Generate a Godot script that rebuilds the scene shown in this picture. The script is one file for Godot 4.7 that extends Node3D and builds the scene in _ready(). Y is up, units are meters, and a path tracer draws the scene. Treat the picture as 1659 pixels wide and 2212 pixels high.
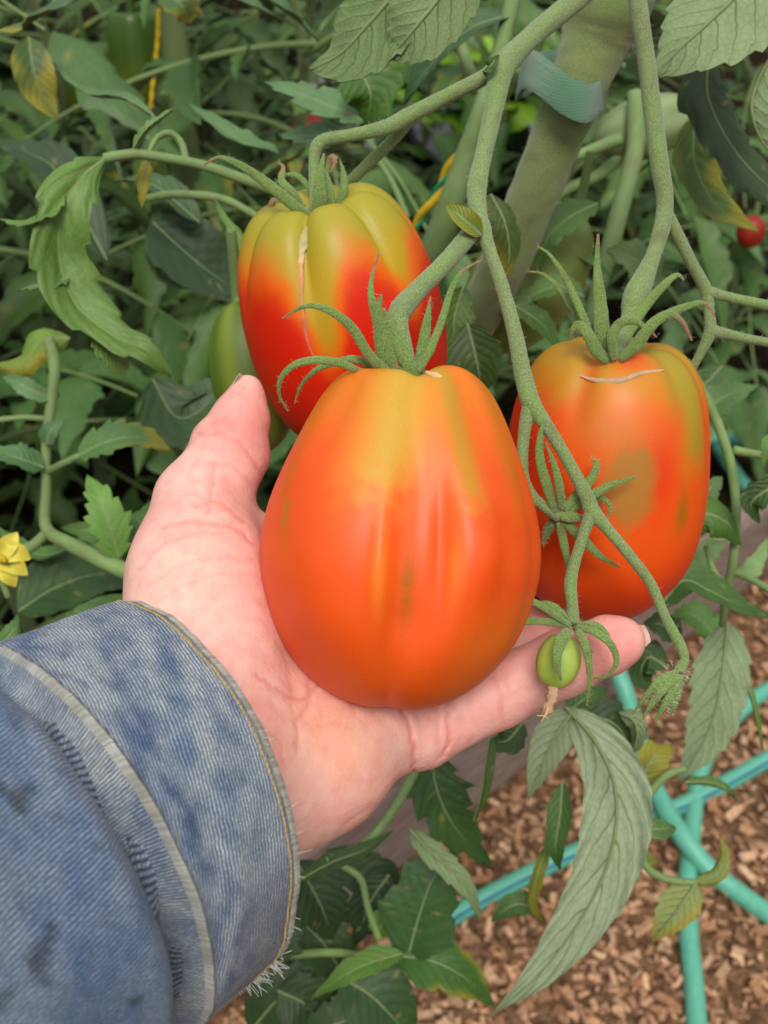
extends Node3D
# A left hand in a denim sleeve holds a large ripening tomato on its vine; two more tomatoes hang behind it.

const F := 2371.8          # focal length in the units in which positions were measured
const PITCH := 38.0        # camera looks down by this much
const EYE := 1.06          # camera height above the mulch, metres

var eye_frame: Transform3D
var rng := RandomNumberGenerator.new()
var lump := FastNoiseLite.new()
var fine := FastNoiseLite.new()
var taken := {}
var mats := {}


# ---------------------------------------------------------------- geometry collector
class Geo:
	var v := PackedVector3Array()
	var c := PackedColorArray()
	var uv := PackedVector2Array()
	var ix := PackedInt32Array()
	var flat := false

	func add(p: Vector3, col: Color, t := Vector2.ZERO) -> int:
		v.append(p)
		c.append(col)
		uv.append(t)
		return v.size() - 1

	func tri(a: int, b: int, d: int) -> void:   # counter-clockwise seen from outside
		ix.append(a)
		ix.append(b)
		ix.append(d)

	func quad(a: int, b: int, d: int, e: int) -> void:
		tri(a, b, d)
		tri(a, d, e)

	func arrays(origin: Vector3) -> Array:
		var a := []
		a.resize(Mesh.ARRAY_MAX)
		var n := PackedVector3Array()
		if flat:
			var fv := PackedVector3Array()
			var fc := PackedColorArray()
			var m := ix.size()
			fv.resize(m)
			fc.resize(m)
			n.resize(m)
			for k in range(0, m, 3):
				var p := v[ix[k]]
				var q := v[ix[k + 1]]
				var r := v[ix[k + 2]]
				var nn := (q - p).cross(r - p).normalized()
				fv[k] = p - origin
				fv[k + 1] = r - origin
				fv[k + 2] = q - origin
				fc[k] = c[ix[k]]
				fc[k + 1] = c[ix[k + 2]]
				fc[k + 2] = c[ix[k + 1]]
				n[k] = nn
				n[k + 1] = nn
				n[k + 2] = nn
			a[Mesh.ARRAY_VERTEX] = fv
			a[Mesh.ARRAY_NORMAL] = n
			a[Mesh.ARRAY_COLOR] = fc
			return a
		n.resize(v.size())
		for k in range(0, ix.size(), 3):
			var i := ix[k]
			var j := ix[k + 1]
			var l := ix[k + 2]
			var nn := (v[j] - v[i]).cross(v[l] - v[i])
			n[i] += nn
			n[j] += nn
			n[l] += nn
		var out := PackedVector3Array()
		out.resize(v.size())
		for k in v.size():
			n[k] = n[k].normalized() if n[k].length_squared() > 0.0 else Vector3.UP
			out[k] = v[k] - origin
		var fi := PackedInt32Array()
		fi.resize(ix.size())
		for k in range(0, ix.size(), 3):
			fi[k] = ix[k]
			fi[k + 1] = ix[k + 2]
			fi[k + 2] = ix[k + 1]
		a[Mesh.ARRAY_VERTEX] = out
		a[Mesh.ARRAY_NORMAL] = n
		a[Mesh.ARRAY_COLOR] = c
		a[Mesh.ARRAY_TEX_UV] = uv
		a[Mesh.ARRAY_INDEX] = fi
		return a


# ---------------------------------------------------------------- naming, tagging, committing
func numbered(called: String, parent: Node = null) -> String:
	var key := called + ("@%d" % parent.get_instance_id() if parent else "")
	taken[key] = taken.get(key, -1) + 1
	return called if taken[key] == 0 else "%s_%03d" % [called, taken[key]]


func thing(called: String, label: String, category: String, at: Vector3, group := "") -> Node3D:
	var o := Node3D.new()
	o.name = numbered(called)
	o.position = at
	add_child(o)
	o.set_meta("label", label)
	o.set_meta("category", category)
	if group:
		o.set_meta("group", group)
	return o


func mesh_of(list: Array, origin: Vector3) -> ArrayMesh:   # [Geo, material, Geo, material ...]
	var m := ArrayMesh.new()
	for k in range(0, list.size(), 2):
		var g: Geo = list[k]
		if g.ix.size() == 0:
			continue
		m.add_surface_from_arrays(Mesh.PRIMITIVE_TRIANGLES, g.arrays(origin))
		m.surface_set_material(m.get_surface_count() - 1, list[k + 1])
	return m


func part(called: String, list: Array, parent: Node3D, origin: Vector3, stuff := false) -> MeshInstance3D:
	var o := MeshInstance3D.new()
	o.name = numbered(called, parent)
	o.mesh = mesh_of(list, origin)
	parent.add_child(o)
	if stuff:
		o.set_meta("kind", "stuff")
	return o


func structure(called: String, list: Array) -> MeshInstance3D:
	var o := part(called, list, self, Vector3.ZERO)
	o.set_meta("kind", "structure")
	return o


# ---------------------------------------------------------------- places and colours
func V(x: float, y: float, d: float) -> Vector3:     # a spot d centimetres in front of the eye
	return eye_frame * (Vector3((x - 829.5) / F, (1106.0 - y) / F, -1.0) * d * 0.01)


func W(view: Vector3) -> Vector3:                    # a direction given as right, up, towards the viewer
	return eye_frame.basis * view


func ground_at(x: float, y: float, h: float) -> Vector3:
	var p := V(x, y, 100.0) - eye_frame.origin
	return eye_frame.origin + p * ((h - EYE) / p.y)


func spot(p: Vector3) -> Vector3:                    # (x, y, depth in cm) of a place, the inverse of V
	var q := eye_frame.affine_inverse() * p
	return Vector3(829.5 + q.x / -q.z * F, 1106.0 - q.y / -q.z * F, -q.z * 100.0)


func S(r: float, g: float, b: float) -> Color:       # sRGB 0..255 to linear
	return Color(r / 255.0, g / 255.0, b / 255.0).srgb_to_linear()


func smooth(a: float, b: float, x: float) -> float:
	var t := clampf((x - a) / (b - a), 0.0, 1.0)
	return t * t * (3.0 - 2.0 * t)


func bell(x: float, w: float) -> float:
	return exp(-(x * x) / (w * w))


func rough(mat_name: String, r: float, extra := {}) -> StandardMaterial3D:
	if mats.has(mat_name):
		return mats[mat_name]
	var m := StandardMaterial3D.new()
	m.resource_name = mat_name
	m.vertex_color_use_as_albedo = true
	m.roughness = r
	for k in extra:
		m.set(k, extra[k])
	mats[mat_name] = m
	return m


func noise_tex(size: int, kind: int, freq: float, as_ramp: Array = [], octaves := 3, seed_n := 1) -> NoiseTexture2D:
	var n := FastNoiseLite.new()
	n.noise_type = kind
	n.frequency = freq
	n.seed = seed_n
	n.fractal_octaves = octaves
	var t := NoiseTexture2D.new()
	t.width = size
	t.height = size
	t.seamless = true
	t.noise = n
	if as_ramp.size():
		var g := Gradient.new()
		var off := PackedFloat32Array()
		var cols := PackedColorArray()
		for k in range(0, as_ramp.size(), 2):
			off.append(as_ramp[k])
			cols.append(as_ramp[k + 1])
		g.offsets = off
		g.colors = cols
		t.color_ramp = g
	return t


# ---------------------------------------------------------------- shapes
func bend(pts: Array, n: int) -> Array:      # Catmull-Rom through Vector3 or float values
	var out := []
	var last := pts.size() - 1
	for i in n + 1:
		var t := float(i) / n * last
		var k: int = mini(int(t), last - 1)
		var f := t - k
		var b = pts[k]
		var c = pts[k + 1]
		var a = pts[k - 1] if k > 0 else b * 2.0 - c
		var d = pts[k + 2] if k + 2 <= last else c * 2.0 - b
		out.append(b + (c - a) * (0.5 * f) + (a * 2.0 - b * 5.0 + c * 4.0 - d) * (0.5 * f * f) + (b * 3.0 - a - c * 3.0 + d) * (0.5 * f * f * f))
	return out


func tube(g: Geo, pts: Array, radii: Array, sides: int, cols: Array, squash := 1.0, hint := Vector3.ZERO, rag := 0.0) -> void:
	# radii and cols run along the tube; squash < 1 flattens it across the hint direction
	var n := pts.size()
	var u := Vector3.ZERO
	var first := -1
	for i in n:
		var p: Vector3 = pts[i]
		var dir: Vector3 = (pts[mini(i + 1, n - 1)] - pts[maxi(i - 1, 0)]).normalized()
		var want := hint if hint != Vector3.ZERO else u
		if want == Vector3.ZERO:
			want = Vector3.UP if absf(dir.y) < 0.9 else Vector3.RIGHT
		u = (want - dir * want.dot(dir))
		u = u.normalized() if u.length() > 1e-5 else dir.cross(Vector3.RIGHT).normalized()
		var w := dir.cross(u)
		var f := float(i) / maxf(n - 1, 1)
		var r := pick(radii, f)
		var col := shade(cols, f)
		for k in sides:
			var a := TAU * k / sides
			var q := p + (u * cos(a) * squash + w * sin(a)) * r
			if rag > 0.0:
				q += (q - p) * (fine.get_noise_3dv(q * 900.0) * rag)
			var tone := col * (1.0 + 0.12 * fine.get_noise_3dv(q * 700.0))
			if rag > 0.0:
				tone = tone.lerp(S(104, 96, 66), smooth(0.30, 0.75, lump.get_noise_3dv(q * 5200.0)) * 0.55)
				tone = tone.lerp(S(126, 158, 88), smooth(0.10, 0.6, lump.get_noise_3dv(q * 1800.0 + Vector3(9, 9, 9))) * 0.45)
			var id := g.add(q, tone)
			if i == 0 and k == 0:
				first = id
	for i in n - 1:
		for k in sides:
			var a := first + i * sides + k
			var b := first + i * sides + (k + 1) % sides
			g.quad(a, b, b + sides, a + sides)
	for e in [0, n - 1]:
		var tip := g.add(pts[e] + (pts[e] - pts[1 if e == 0 else n - 2]).normalized() * pick(radii, float(e) / maxf(n - 1, 1)) * 0.45 * squash, shade(cols, float(e) / maxf(n - 1, 1)))
		for k in sides:
			var a: int = first + e * sides + k
			var b: int = first + e * sides + (k + 1) % sides
			if e == 0:
				g.tri(b, a, tip)
			else:
				g.tri(a, b, tip)


func pick(a: Array, f: float) -> float:
	if a.size() == 1:
		return a[0]
	var t := f * (a.size() - 1)
	var k: int = mini(int(t), a.size() - 2)
	return lerpf(a[k], a[k + 1], t - k)


func shade(a: Array, f: float) -> Color:
	if a.size() == 1:
		return a[0]
	var t := f * (a.size() - 1)
	var k: int = mini(int(t), a.size() - 2)
	var x: Color = a[k]
	return x.lerp(a[k + 1], t - k)


func hairs(g: Geo, pts: Array, radii: Array, count: int, long: float, col: Color) -> void:
	# fine plant hairs standing out of a stem
	var n := pts.size()
	for i in count:
		var f := rng.randf()
		var t := f * (n - 1)
		var k: int = mini(int(t), n - 2)
		var p: Vector3 = pts[k].lerp(pts[k + 1], t - k)
		var dir: Vector3 = (pts[k + 1] - pts[k]).normalized()
		var side := Vector3(rng.randfn(), rng.randfn(), rng.randfn())
		side = (side - dir * side.dot(dir)).normalized()
		var r := pick(radii, f)
		var b := p + side * r * 0.9
		var tip := b + (side + Vector3(rng.randfn(), rng.randfn(), rng.randfn()) * 0.28).normalized() * (r * 0.1 + long * rng.randf_range(0.35, 1.0))
		var thick := 0.00006
		var x := dir * thick
		var y := side.cross(dir) * thick
		var i0 := g.add(b + x, col)
		var i1 := g.add(b - x * 0.5 + y, col)
		var i2 := g.add(b - x * 0.5 - y, col)
		var i3 := g.add(tip, col)
		g.tri(i0, i1, i3)
		g.tri(i1, i2, i3)
		g.tri(i2, i0, i3)


func stem(g: Geo, h: Geo, list: Array, hair := 14.0, cols: Array = []) -> void:
	# list: [x, y, depth, width] runs of a stem; hairs go to h
	var pts := []
	var rad := []
	for q in list:
		pts.append(V(q[0], q[1], q[2]))
		rad.append(q[3] * 0.5 * q[2] / F * 0.01)
	var steps := maxi(list.size() * 6, 10)
	pts = bend(pts, steps)
	rad = bend(rad, steps)
	if cols.size() == 0:
		cols = [S(122, 134, 92)]
	tube(g, pts, rad, 14, cols, 1.0, Vector3.ZERO, 0.04)
	if hair > 0.0 and h != null:
		var length := 0.0
		for i in pts.size() - 1:
			length += (pts[i + 1] - pts[i]).length()
		hairs(h, pts, rad, int(length * 100.0 * hair), 0.0021, S(176, 180, 142))


func leaf(top: Geo, under: Geo, pts: Array, width: float, normal: Vector3, o := {}) -> void:
	# a blade along pts (world), half as wide as width; normal is where its upper face looks
	var nv: int = o.get("rows", 36)
	var nu: int = o.get("cols", 10)
	var fold: float = o.get("fold", 0.25)
	var curl: float = o.get("curl", 0.0)
	var teeth: float = o.get("teeth", 6.0)
	var bite: float = o.get("bite", 0.16)
	var sick: float = o.get("sick", 0.0)
	var wave: float = o.get("wave", 0.08)
	var twist: float = o.get("twist", 0.0)
	var puff: float = o.get("puff", 0.018)
	var fat: float = o.get("peak", 0.62)
	var key: float = o.get("key", pts[0].x * 91.0 + pts[0].y * 57.0)
	var c_top: Color = o.get("top", S(62, 84, 52))
	var c_under: Color = o.get("under", S(112, 128, 92))
	var spine := bend(pts, nv)
	var base_t := top.v.size()
	var base_u := under.v.size()
	for i in nv + 1:
		var t := float(i) / nv
		var dir: Vector3 = (spine[mini(i + 1, nv)] - spine[maxi(i - 1, 0)]).normalized()
		var up := (normal - dir * normal.dot(dir)).normalized()
		if twist != 0.0:
			up = up.rotated(dir, twist * t)
		var side := dir.cross(up)
		var body := pow(sin(PI * pow(clampf(t, 0.002, 0.998), fat)), 0.85)
		for j in nu + 1:
			var s := float(j) / nu * 2.0 - 1.0
			var phase := t * teeth + (0.37 if s > 0.0 else 0.0) + 0.35 * lump.get_noise_2d(t * 90.0 + key * 10.0, signf(s) * 40.0)
			var saw := phase - floorf(phase)
			var nick := bite * (1.0 - saw) * (1.0 if body > 0.12 else 0.0)
			if o.has("lobe"):
				nick += o.lobe * (0.5 - 0.5 * cos(t * TAU * 2.6 + signf(s) * 0.6 + key))
			var w := width * 0.5 * body * (1.0 - nick * absf(s)) * (1.0 + 0.14 * lump.get_noise_2d(t * 60.0 + key, signf(s) * 70.0))
			var a := absf(s)
			var lift := a * w * sin(fold) - curl * a * a * w
			var ripple := wave * width * a * a * lump.get_noise_3d(t * 55.0 + key * 13.0, s * 18.0, key * 7.0)
			var vein := t * 8.0 - a * 2.2 + (0.4 if s > 0.0 else 0.0)
			ripple += puff * width * absf(sin(PI * vein)) * smooth(0.0, 0.3, a) * body
			var inward := 1.0 - 0.35 * clampf(absf(curl), 0.0, 1.2) * a
			var p: Vector3 = spine[i] + side * (s * w * cos(fold) * inward) + up * (lift + ripple) + dir * (a * w * 0.16)
			var nz := lump.get_noise_3dv(p * 2600.0 + Vector3(key, 0, 0))
			var k := 1.0 + 0.22 * nz
			var ct := c_top * k * Color(1.40, 1.34, 0.94)
			var cu := c_under * (1.0 + 0.14 * nz)
			if sick > 0.0:
				var ill := smooth(0.62 - sick * 0.6, 0.95 - sick * 0.5, t * 0.55 + a * 0.35 + lump.get_noise_3dv(p * 1500.0) * 0.5)
				ct = ct.lerp(S(146, 136, 46), ill * 0.9)
				cu = cu.lerp(S(160, 146, 66), ill * 0.9)
				var dead := smooth(1.25 - sick * 0.55, 1.45 - sick * 0.55, t * 0.55 + a * 0.4 + lump.get_noise_3dv(p * 2300.0 + Vector3(5, 5, 5)) * 0.6)
				ct = ct.lerp(S(122, 82, 50), dead)
				cu = cu.lerp(S(140, 104, 70), dead)
			var speck := smooth(0.52, 0.68, lump.get_noise_3dv(p * 13000.0 + Vector3(key, key, 0)))
			ct = ct.lerp(S(150, 136, 82), speck * 0.55)
			cu = cu.lerp(S(150, 138, 96), speck * 0.3)
			ct.a = 1.0
			cu.a = 1.0
			var tex := Vector2(s * 0.5 + 0.5, t)
			top.add(p + up * 0.00015, ct, tex)
			under.add(p - up * 0.00015, cu, tex)
	var row := nu + 1
	for i in nv:
		for j in nu:
			var a := i * row + j
			top.quad(base_t + a, base_t + a + 1, base_t + a + row + 1, base_t + a + row)
			under.quad(base_u + a, base_u + a + row, base_u + a + row + 1, base_u + a + 1)


func near_leaf(parent: Node3D, at: Vector3, list: Array, width_px: float, normal: Vector3, o := {}, called := "leaf") -> MeshInstance3D:
	if not o.has("lobe") and o.get("bite", 0.16) > 0.09 and normal.z > 0.0:
		o.lobe = 0.16
	var pts := []
	var mean := 0.0
	for q in list:
		pts.append(V(q[0], q[1], q[2]))
		mean += q[2] / list.size()
	var t := Geo.new()
	var u := Geo.new()
	var r := Geo.new()
	leaf(t, u, pts, width_px * mean / F * 0.01, W(normal).normalized(), o)
	# the midrib stands out of the underside
	var rib := bend(pts, 30)
	for i in rib.size():
		rib[i] -= W(normal).normalized() * 0.0003
	tube(r, rib, [0.0009, 0.0007, 0.00025], 6, [S(112, 128, 84)])
	return part(called, [t, mats.leaf_top, u, mats.leaf_under, r, mats.stalk], parent, at)


func sepals(parent: Node3D, at: Vector3, base: Vector3, list: Array, hint: Vector3) -> void:
	# each: [width, browning 0..1, x, y, depth, x, y, depth ...]
	for s in list:
		var pts := []
		for k in range(2, s.size(), 3):
			pts.append(V(s[k], s[k + 1], s[k + 2]))
		pts = bend(pts, 22)
		var d: float = s[4]
		var w: float = s[0] * 0.42 * d / F * 0.01
		var brown: float = s[1]
		var green := S(118, 142, 80)
		var cols := []
		for i in 12:
			cols.append(green.lerp(S(106, 132, 72), i / 11.0).lerp(S(150, 112, 84), smooth(1.0 - brown, 1.06 - brown, i / 11.0)))
		var rad := [w * 0.75, w * 1.0, w * 0.95, w * 0.72, w * 0.4, w * 0.16]
		var g := Geo.new()
		tube(g, pts, rad, 10, cols, 0.5, W(hint), 0.05)
		var h := Geo.new()
		hairs(h, pts, [w * 0.8, w * 0.8, w * 0.4], 60, 0.0016, S(170, 178, 140))
		part("sepal", [g, mats.stem, h, mats.hair], parent, at)


func fruit(g: Geo, centre: Vector3, axis: Vector3, prof: Array, nphi: int, nt: int, dent: Callable, paint: Callable) -> void:
	# prof: Vector3(radius, height, 0) in cm from the stem pit to the tip. phi = 0 faces the viewer, + is right
	var up := W(axis).normalized()
	var face := W(Vector3(0, 0, 1))
	face = (face - up * face.dot(up)).normalized()
	var right := up.cross(face)
	var line := bend(prof, nt)
	for pass_n in 18:
		var was := line.duplicate()
		for i in range(1, nt):
			line[i] = was[i] * 0.5 + (was[i - 1] + was[i + 1]) * 0.25
	var first := g.v.size()
	for i in nt + 1:
		for j in nphi:
			var phi := TAU * j / nphi
			if phi > PI:
				phi -= TAU
			var d: Vector2 = dent.call(phi, line[i].y)
			var r: float = maxf(line[i].x, 0.0) * (1.0 + d.x)
			var y: float = line[i].y + d.y
			var p := centre + (right * sin(phi) * r + face * cos(phi) * r + up * y) * 0.01
			g.add(p, paint.call(phi, line[i].y, p))
	for i in nt:
		for j in nphi:
			var a := first + i * nphi + j
			var b := first + i * nphi + (j + 1) % nphi
			g.quad(a, a + nphi, b + nphi, b)


# ---------------------------------------------------------------- the hand: a field of tapered capsules, meshed as surface nets
func capsule(a: Array, b: Array, ra: float, rb: float, k: float) -> Array:
	var pa := Vector3((a[0] - 829.5) / F * a[2], (1106.0 - a[1]) / F * a[2], -a[2])
	var pb := Vector3((b[0] - 829.5) / F * b[2], (1106.0 - b[1]) / F * b[2], -b[2])
	return [pa, pb - pa, maxf((pb - pa).length_squared(), 1e-6), ra, rb - ra, k]


func field(p: Vector3, bones: Array) -> float:
	var f := 1e3
	for b in bones:
		var pa: Vector3 = p - b[0]
		var ba: Vector3 = b[1]
		var h: float = clampf(pa.dot(ba) / b[2], 0.0, 1.0)
		var d: float = (pa - ba * h).length() - b[3] - b[4] * h
		var k: float = b[5]
		if f - d > k:
			f = d
		elif d - f < k:
			var m := 0.5 + 0.5 * (d - f) / k
			f = lerpf(d, f, m) - k * m * (1.0 - m)
	return f


func skin_mesh(bones: Array, cell: float) -> Geo:      # view space, cm
	var lo := Vector3(1e3, 1e3, 1e3)
	var hi := -lo
	for b in bones:
		var r: float = maxf(b[3], b[3] + b[4]) + 0.6
		for q in [b[0], b[0] + b[1]]:
			lo = lo.min(q - Vector3(r, r, r))
			hi = hi.max(q + Vector3(r, r, r))
	var B := 4
	var nb := Vector3i(((hi - lo) / (cell * B)).ceil()) + Vector3i(2, 2, 2)
	var nx := nb.x * B + 1
	var ny := nb.y * B + 1
	var nz := nb.z * B + 1
	var val := PackedFloat32Array()
	val.resize(nx * ny * nz)
	val.fill(1.0)
	var active := []
	var reach := cell * B * 0.87 + cell
	for bz in nb.z:
		for by in nb.y:
			for bx in nb.x:
				var c := lo + (Vector3(bx, by, bz) + Vector3(0.5, 0.5, 0.5)) * (cell * B)
				var f := field(c, bones)
				if f > reach * 1.3:
					continue
				var inside := f < -reach * 1.6
				var near := []
				if not inside:
					for b in bones:
						var pa: Vector3 = c - b[0]
						var h: float = clampf(pa.dot(b[1]) / b[2], 0.0, 1.0)
						if (pa - b[1] * h).length() - b[3] - b[4] * h < f + 2.0 * reach + 2.0 * b[5]:
							near.append(b)
					active.append(Vector3i(bx, by, bz))
				for z in B:
					for y in B:
						var at := ((bz * B + z) * ny + by * B + y) * nx + bx * B
						for x in B:
							val[at + x] = -1.0 if inside else field(lo + Vector3(bx * B + x, by * B + y, bz * B + z) * cell, near)
	var g := Geo.new()
	var where := {}
	var sx := 1
	var sy := nx
	var sz := nx * ny
	var corner := [0, sx, sy, sx + sy, sz, sx + sz, sy + sz, sx + sy + sz]
	for blk in active:
		for z in range(blk.z * B, mini(blk.z * B + B, nz - 1)):
			for y in range(blk.y * B, mini(blk.y * B + B, ny - 1)):
				for x in range(blk.x * B, mini(blk.x * B + B, nx - 1)):
					var at: int = (z * ny + y) * nx + x
					var mask := 0
					for k in 8:
						if val[at + corner[k]] < 0.0:
							mask |= 1 << k
					if mask == 0 or mask == 255:
						continue
					var sum := Vector3.ZERO
					var hits := 0
					for e in [[0, 1], [2, 3], [4, 5], [6, 7], [0, 2], [1, 3], [4, 6], [5, 7], [0, 4], [1, 5], [2, 6], [3, 7]]:
						var fa: float = val[at + corner[e[0]]]
						var fb: float = val[at + corner[e[1]]]
						if (fa < 0.0) == (fb < 0.0):
							continue
						var t := fa / (fa - fb)
						var pa := Vector3(e[0] & 1, (e[0] >> 1) & 1, (e[0] >> 2) & 1)
						var pb := Vector3(e[1] & 1, (e[1] >> 1) & 1, (e[1] >> 2) & 1)
						sum += pa.lerp(pb, t)
						hits += 1
					where[at] = g.add(lo + (Vector3(x, y, z) + sum / hits) * cell, Color.WHITE)
	for at in where:
		var s0: bool = val[at] < 0.0
		for ax in 3:
			var st: int = [sx, sy, sz][ax]
			var s1: bool = val[at + st] < 0.0
			if s0 == s1:
				continue
			var p1: int = [sy, sz, sx][ax]
			var p2: int = [sz, sx, sy][ax]
			if not (where.has(at - p1) and where.has(at - p2) and where.has(at - p1 - p2)):
				continue
			if s0:
				g.quad(where[at], where[at - p1], where[at - p1 - p2], where[at - p2])
			else:
				g.quad(where[at], where[at - p2], where[at - p1 - p2], where[at - p1])
	return g


func line_gap(p: Vector2, line: Array) -> float:
	var best := 1e9
	for k in range(0, line.size() - 2, 2):
		var a := Vector2(line[k], line[k + 1])
		var b := Vector2(line[k + 2], line[k + 3])
		best = minf(best, p.distance_to(Geometry2D.get_closest_point_to_segment(p, a, b)))
	return best


# ---------------------------------------------------------------- textures and materials
func vein_images() -> Array:      # [upper tint, under tint, relief]
	var w := 256
	var h := 512
	var a := Image.create(w, h, false, Image.FORMAT_RGB8)
	var b := Image.create(w, h, false, Image.FORMAT_RGB8)
	var r := Image.create(w, h, false, Image.FORMAT_RGB8)
	var net := FastNoiseLite.new()
	net.noise_type = FastNoiseLite.TYPE_CELLULAR
	net.cellular_return_type = FastNoiseLite.RETURN_DISTANCE2_SUB
	net.frequency = 0.055
	net.fractal_type = FastNoiseLite.FRACTAL_NONE
	for y in h:
		var t := float(y) / h
		for x in w:
			var s := (float(x) / w - 0.5) * 2.0
			var m := absf(s)
			var mid := bell(m, 0.03)
			var q := (t - m * 0.20 - m * m * 0.07) * 8.0 + (0.45 if s > 0.0 else 0.0) + 0.12 * lump.get_noise_2d(x * 0.9, y * 0.9)
			var f := absf(q - roundf(q))
			var lat := bell(f, 0.05) * (1.0 - 0.5 * m)
			var n := clampf(1.0 - (net.get_noise_2d(x, y) + 1.0) * 2.6, 0.0, 1.0)
			var v := clampf(maxf(maxf(mid, lat * 0.85), n * 0.45), 0.0, 1.0)
			var puff := 0.5 - 0.5 * cos(TAU * q)
			var spk := fine.get_noise_2d(x * 9.0, y * 9.0) * 0.06
			var ta := 0.90 + 0.16 * v + spk
			var tb := 1.0 - 0.36 * clampf(maxf(maxf(mid, lat * 0.85), n * 0.22), 0.0, 1.0) + spk
			a.set_pixel(x, y, Color(ta * (0.95 + 0.05 * v), ta, ta * 0.92))
			b.set_pixel(x, y, Color(tb * (1.0 - 0.06 * v), tb, tb * (1.0 - 0.12 * v)))
			var hgt := clampf(0.35 + 0.40 * puff - 0.40 * maxf(maxf(mid, lat), n * 0.25) + spk, 0.0, 1.0)
			r.set_pixel(x, y, Color(hgt, hgt, hgt))
	return [ImageTexture.create_from_image(a), ImageTexture.create_from_image(b), ImageTexture.create_from_image(r)]


func denim_images() -> Array:     # [tint, relief]: twill ribs 32 texels wide, threads broken into short hops
	var n := 512
	var a := Image.create(n, n, false, Image.FORMAT_RGB8)
	var r := Image.create(n, n, false, Image.FORMAT_RGB8)
	var wear := []
	for k in 16 * 32:
		wear.append(rng.randf())
	for y in n:
		for x in n:
			var wob := 2.5 * sin(TAU * y / 512.0 * 3.0 + 0.6 * (x / 32)) + 1.5 * sin(TAU * y / 512.0 * 11.0)
			var q := fposmod(x + wob, 512.0)
			var line := int(q / 32.0) % 16
			var f := fmod(q, 32.0) / 32.0
			var yy := fposmod(y + f * 14.0 + line * 5.0, 512.0)
			var hop := int(yy / 16.0) % 32
			var g := fmod(yy, 16.0) / 16.0
			var rib := smooth(0.0, 0.2, f) * (1.0 - smooth(0.58, 0.78, f))
			var twist := pow(sin(PI * g), 0.5)
			var tone: float = wear[line * 32 + hop]
			var v := rib * (0.45 + 0.55 * twist)
			var lit := 0.80 + 0.24 * tone
			var gap := Color(0.42, 0.49, 0.61)
			var col := gap.lerp(Color(lit, lit, lit * 0.98), v)
			a.set_pixel(x, y, col)
			r.set_pixel(x, y, Color(v, v, v))
	return [ImageTexture.create_from_image(a), ImageTexture.create_from_image(r)]


func tape_images() -> ImageTexture:
	var n := 128
	var r := Image.create(n, n, false, Image.FORMAT_RGB8)
	for y in n:
		for x in n:
			var v := 0.5 + 0.25 * sin(TAU * (x + y * 0.5) / 8.0) + 0.25 * sin(TAU * (y * 1.0) / 8.0)
			r.set_pixel(x, y, Color(v, v, v))
	return ImageTexture.create_from_image(r)


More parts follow.
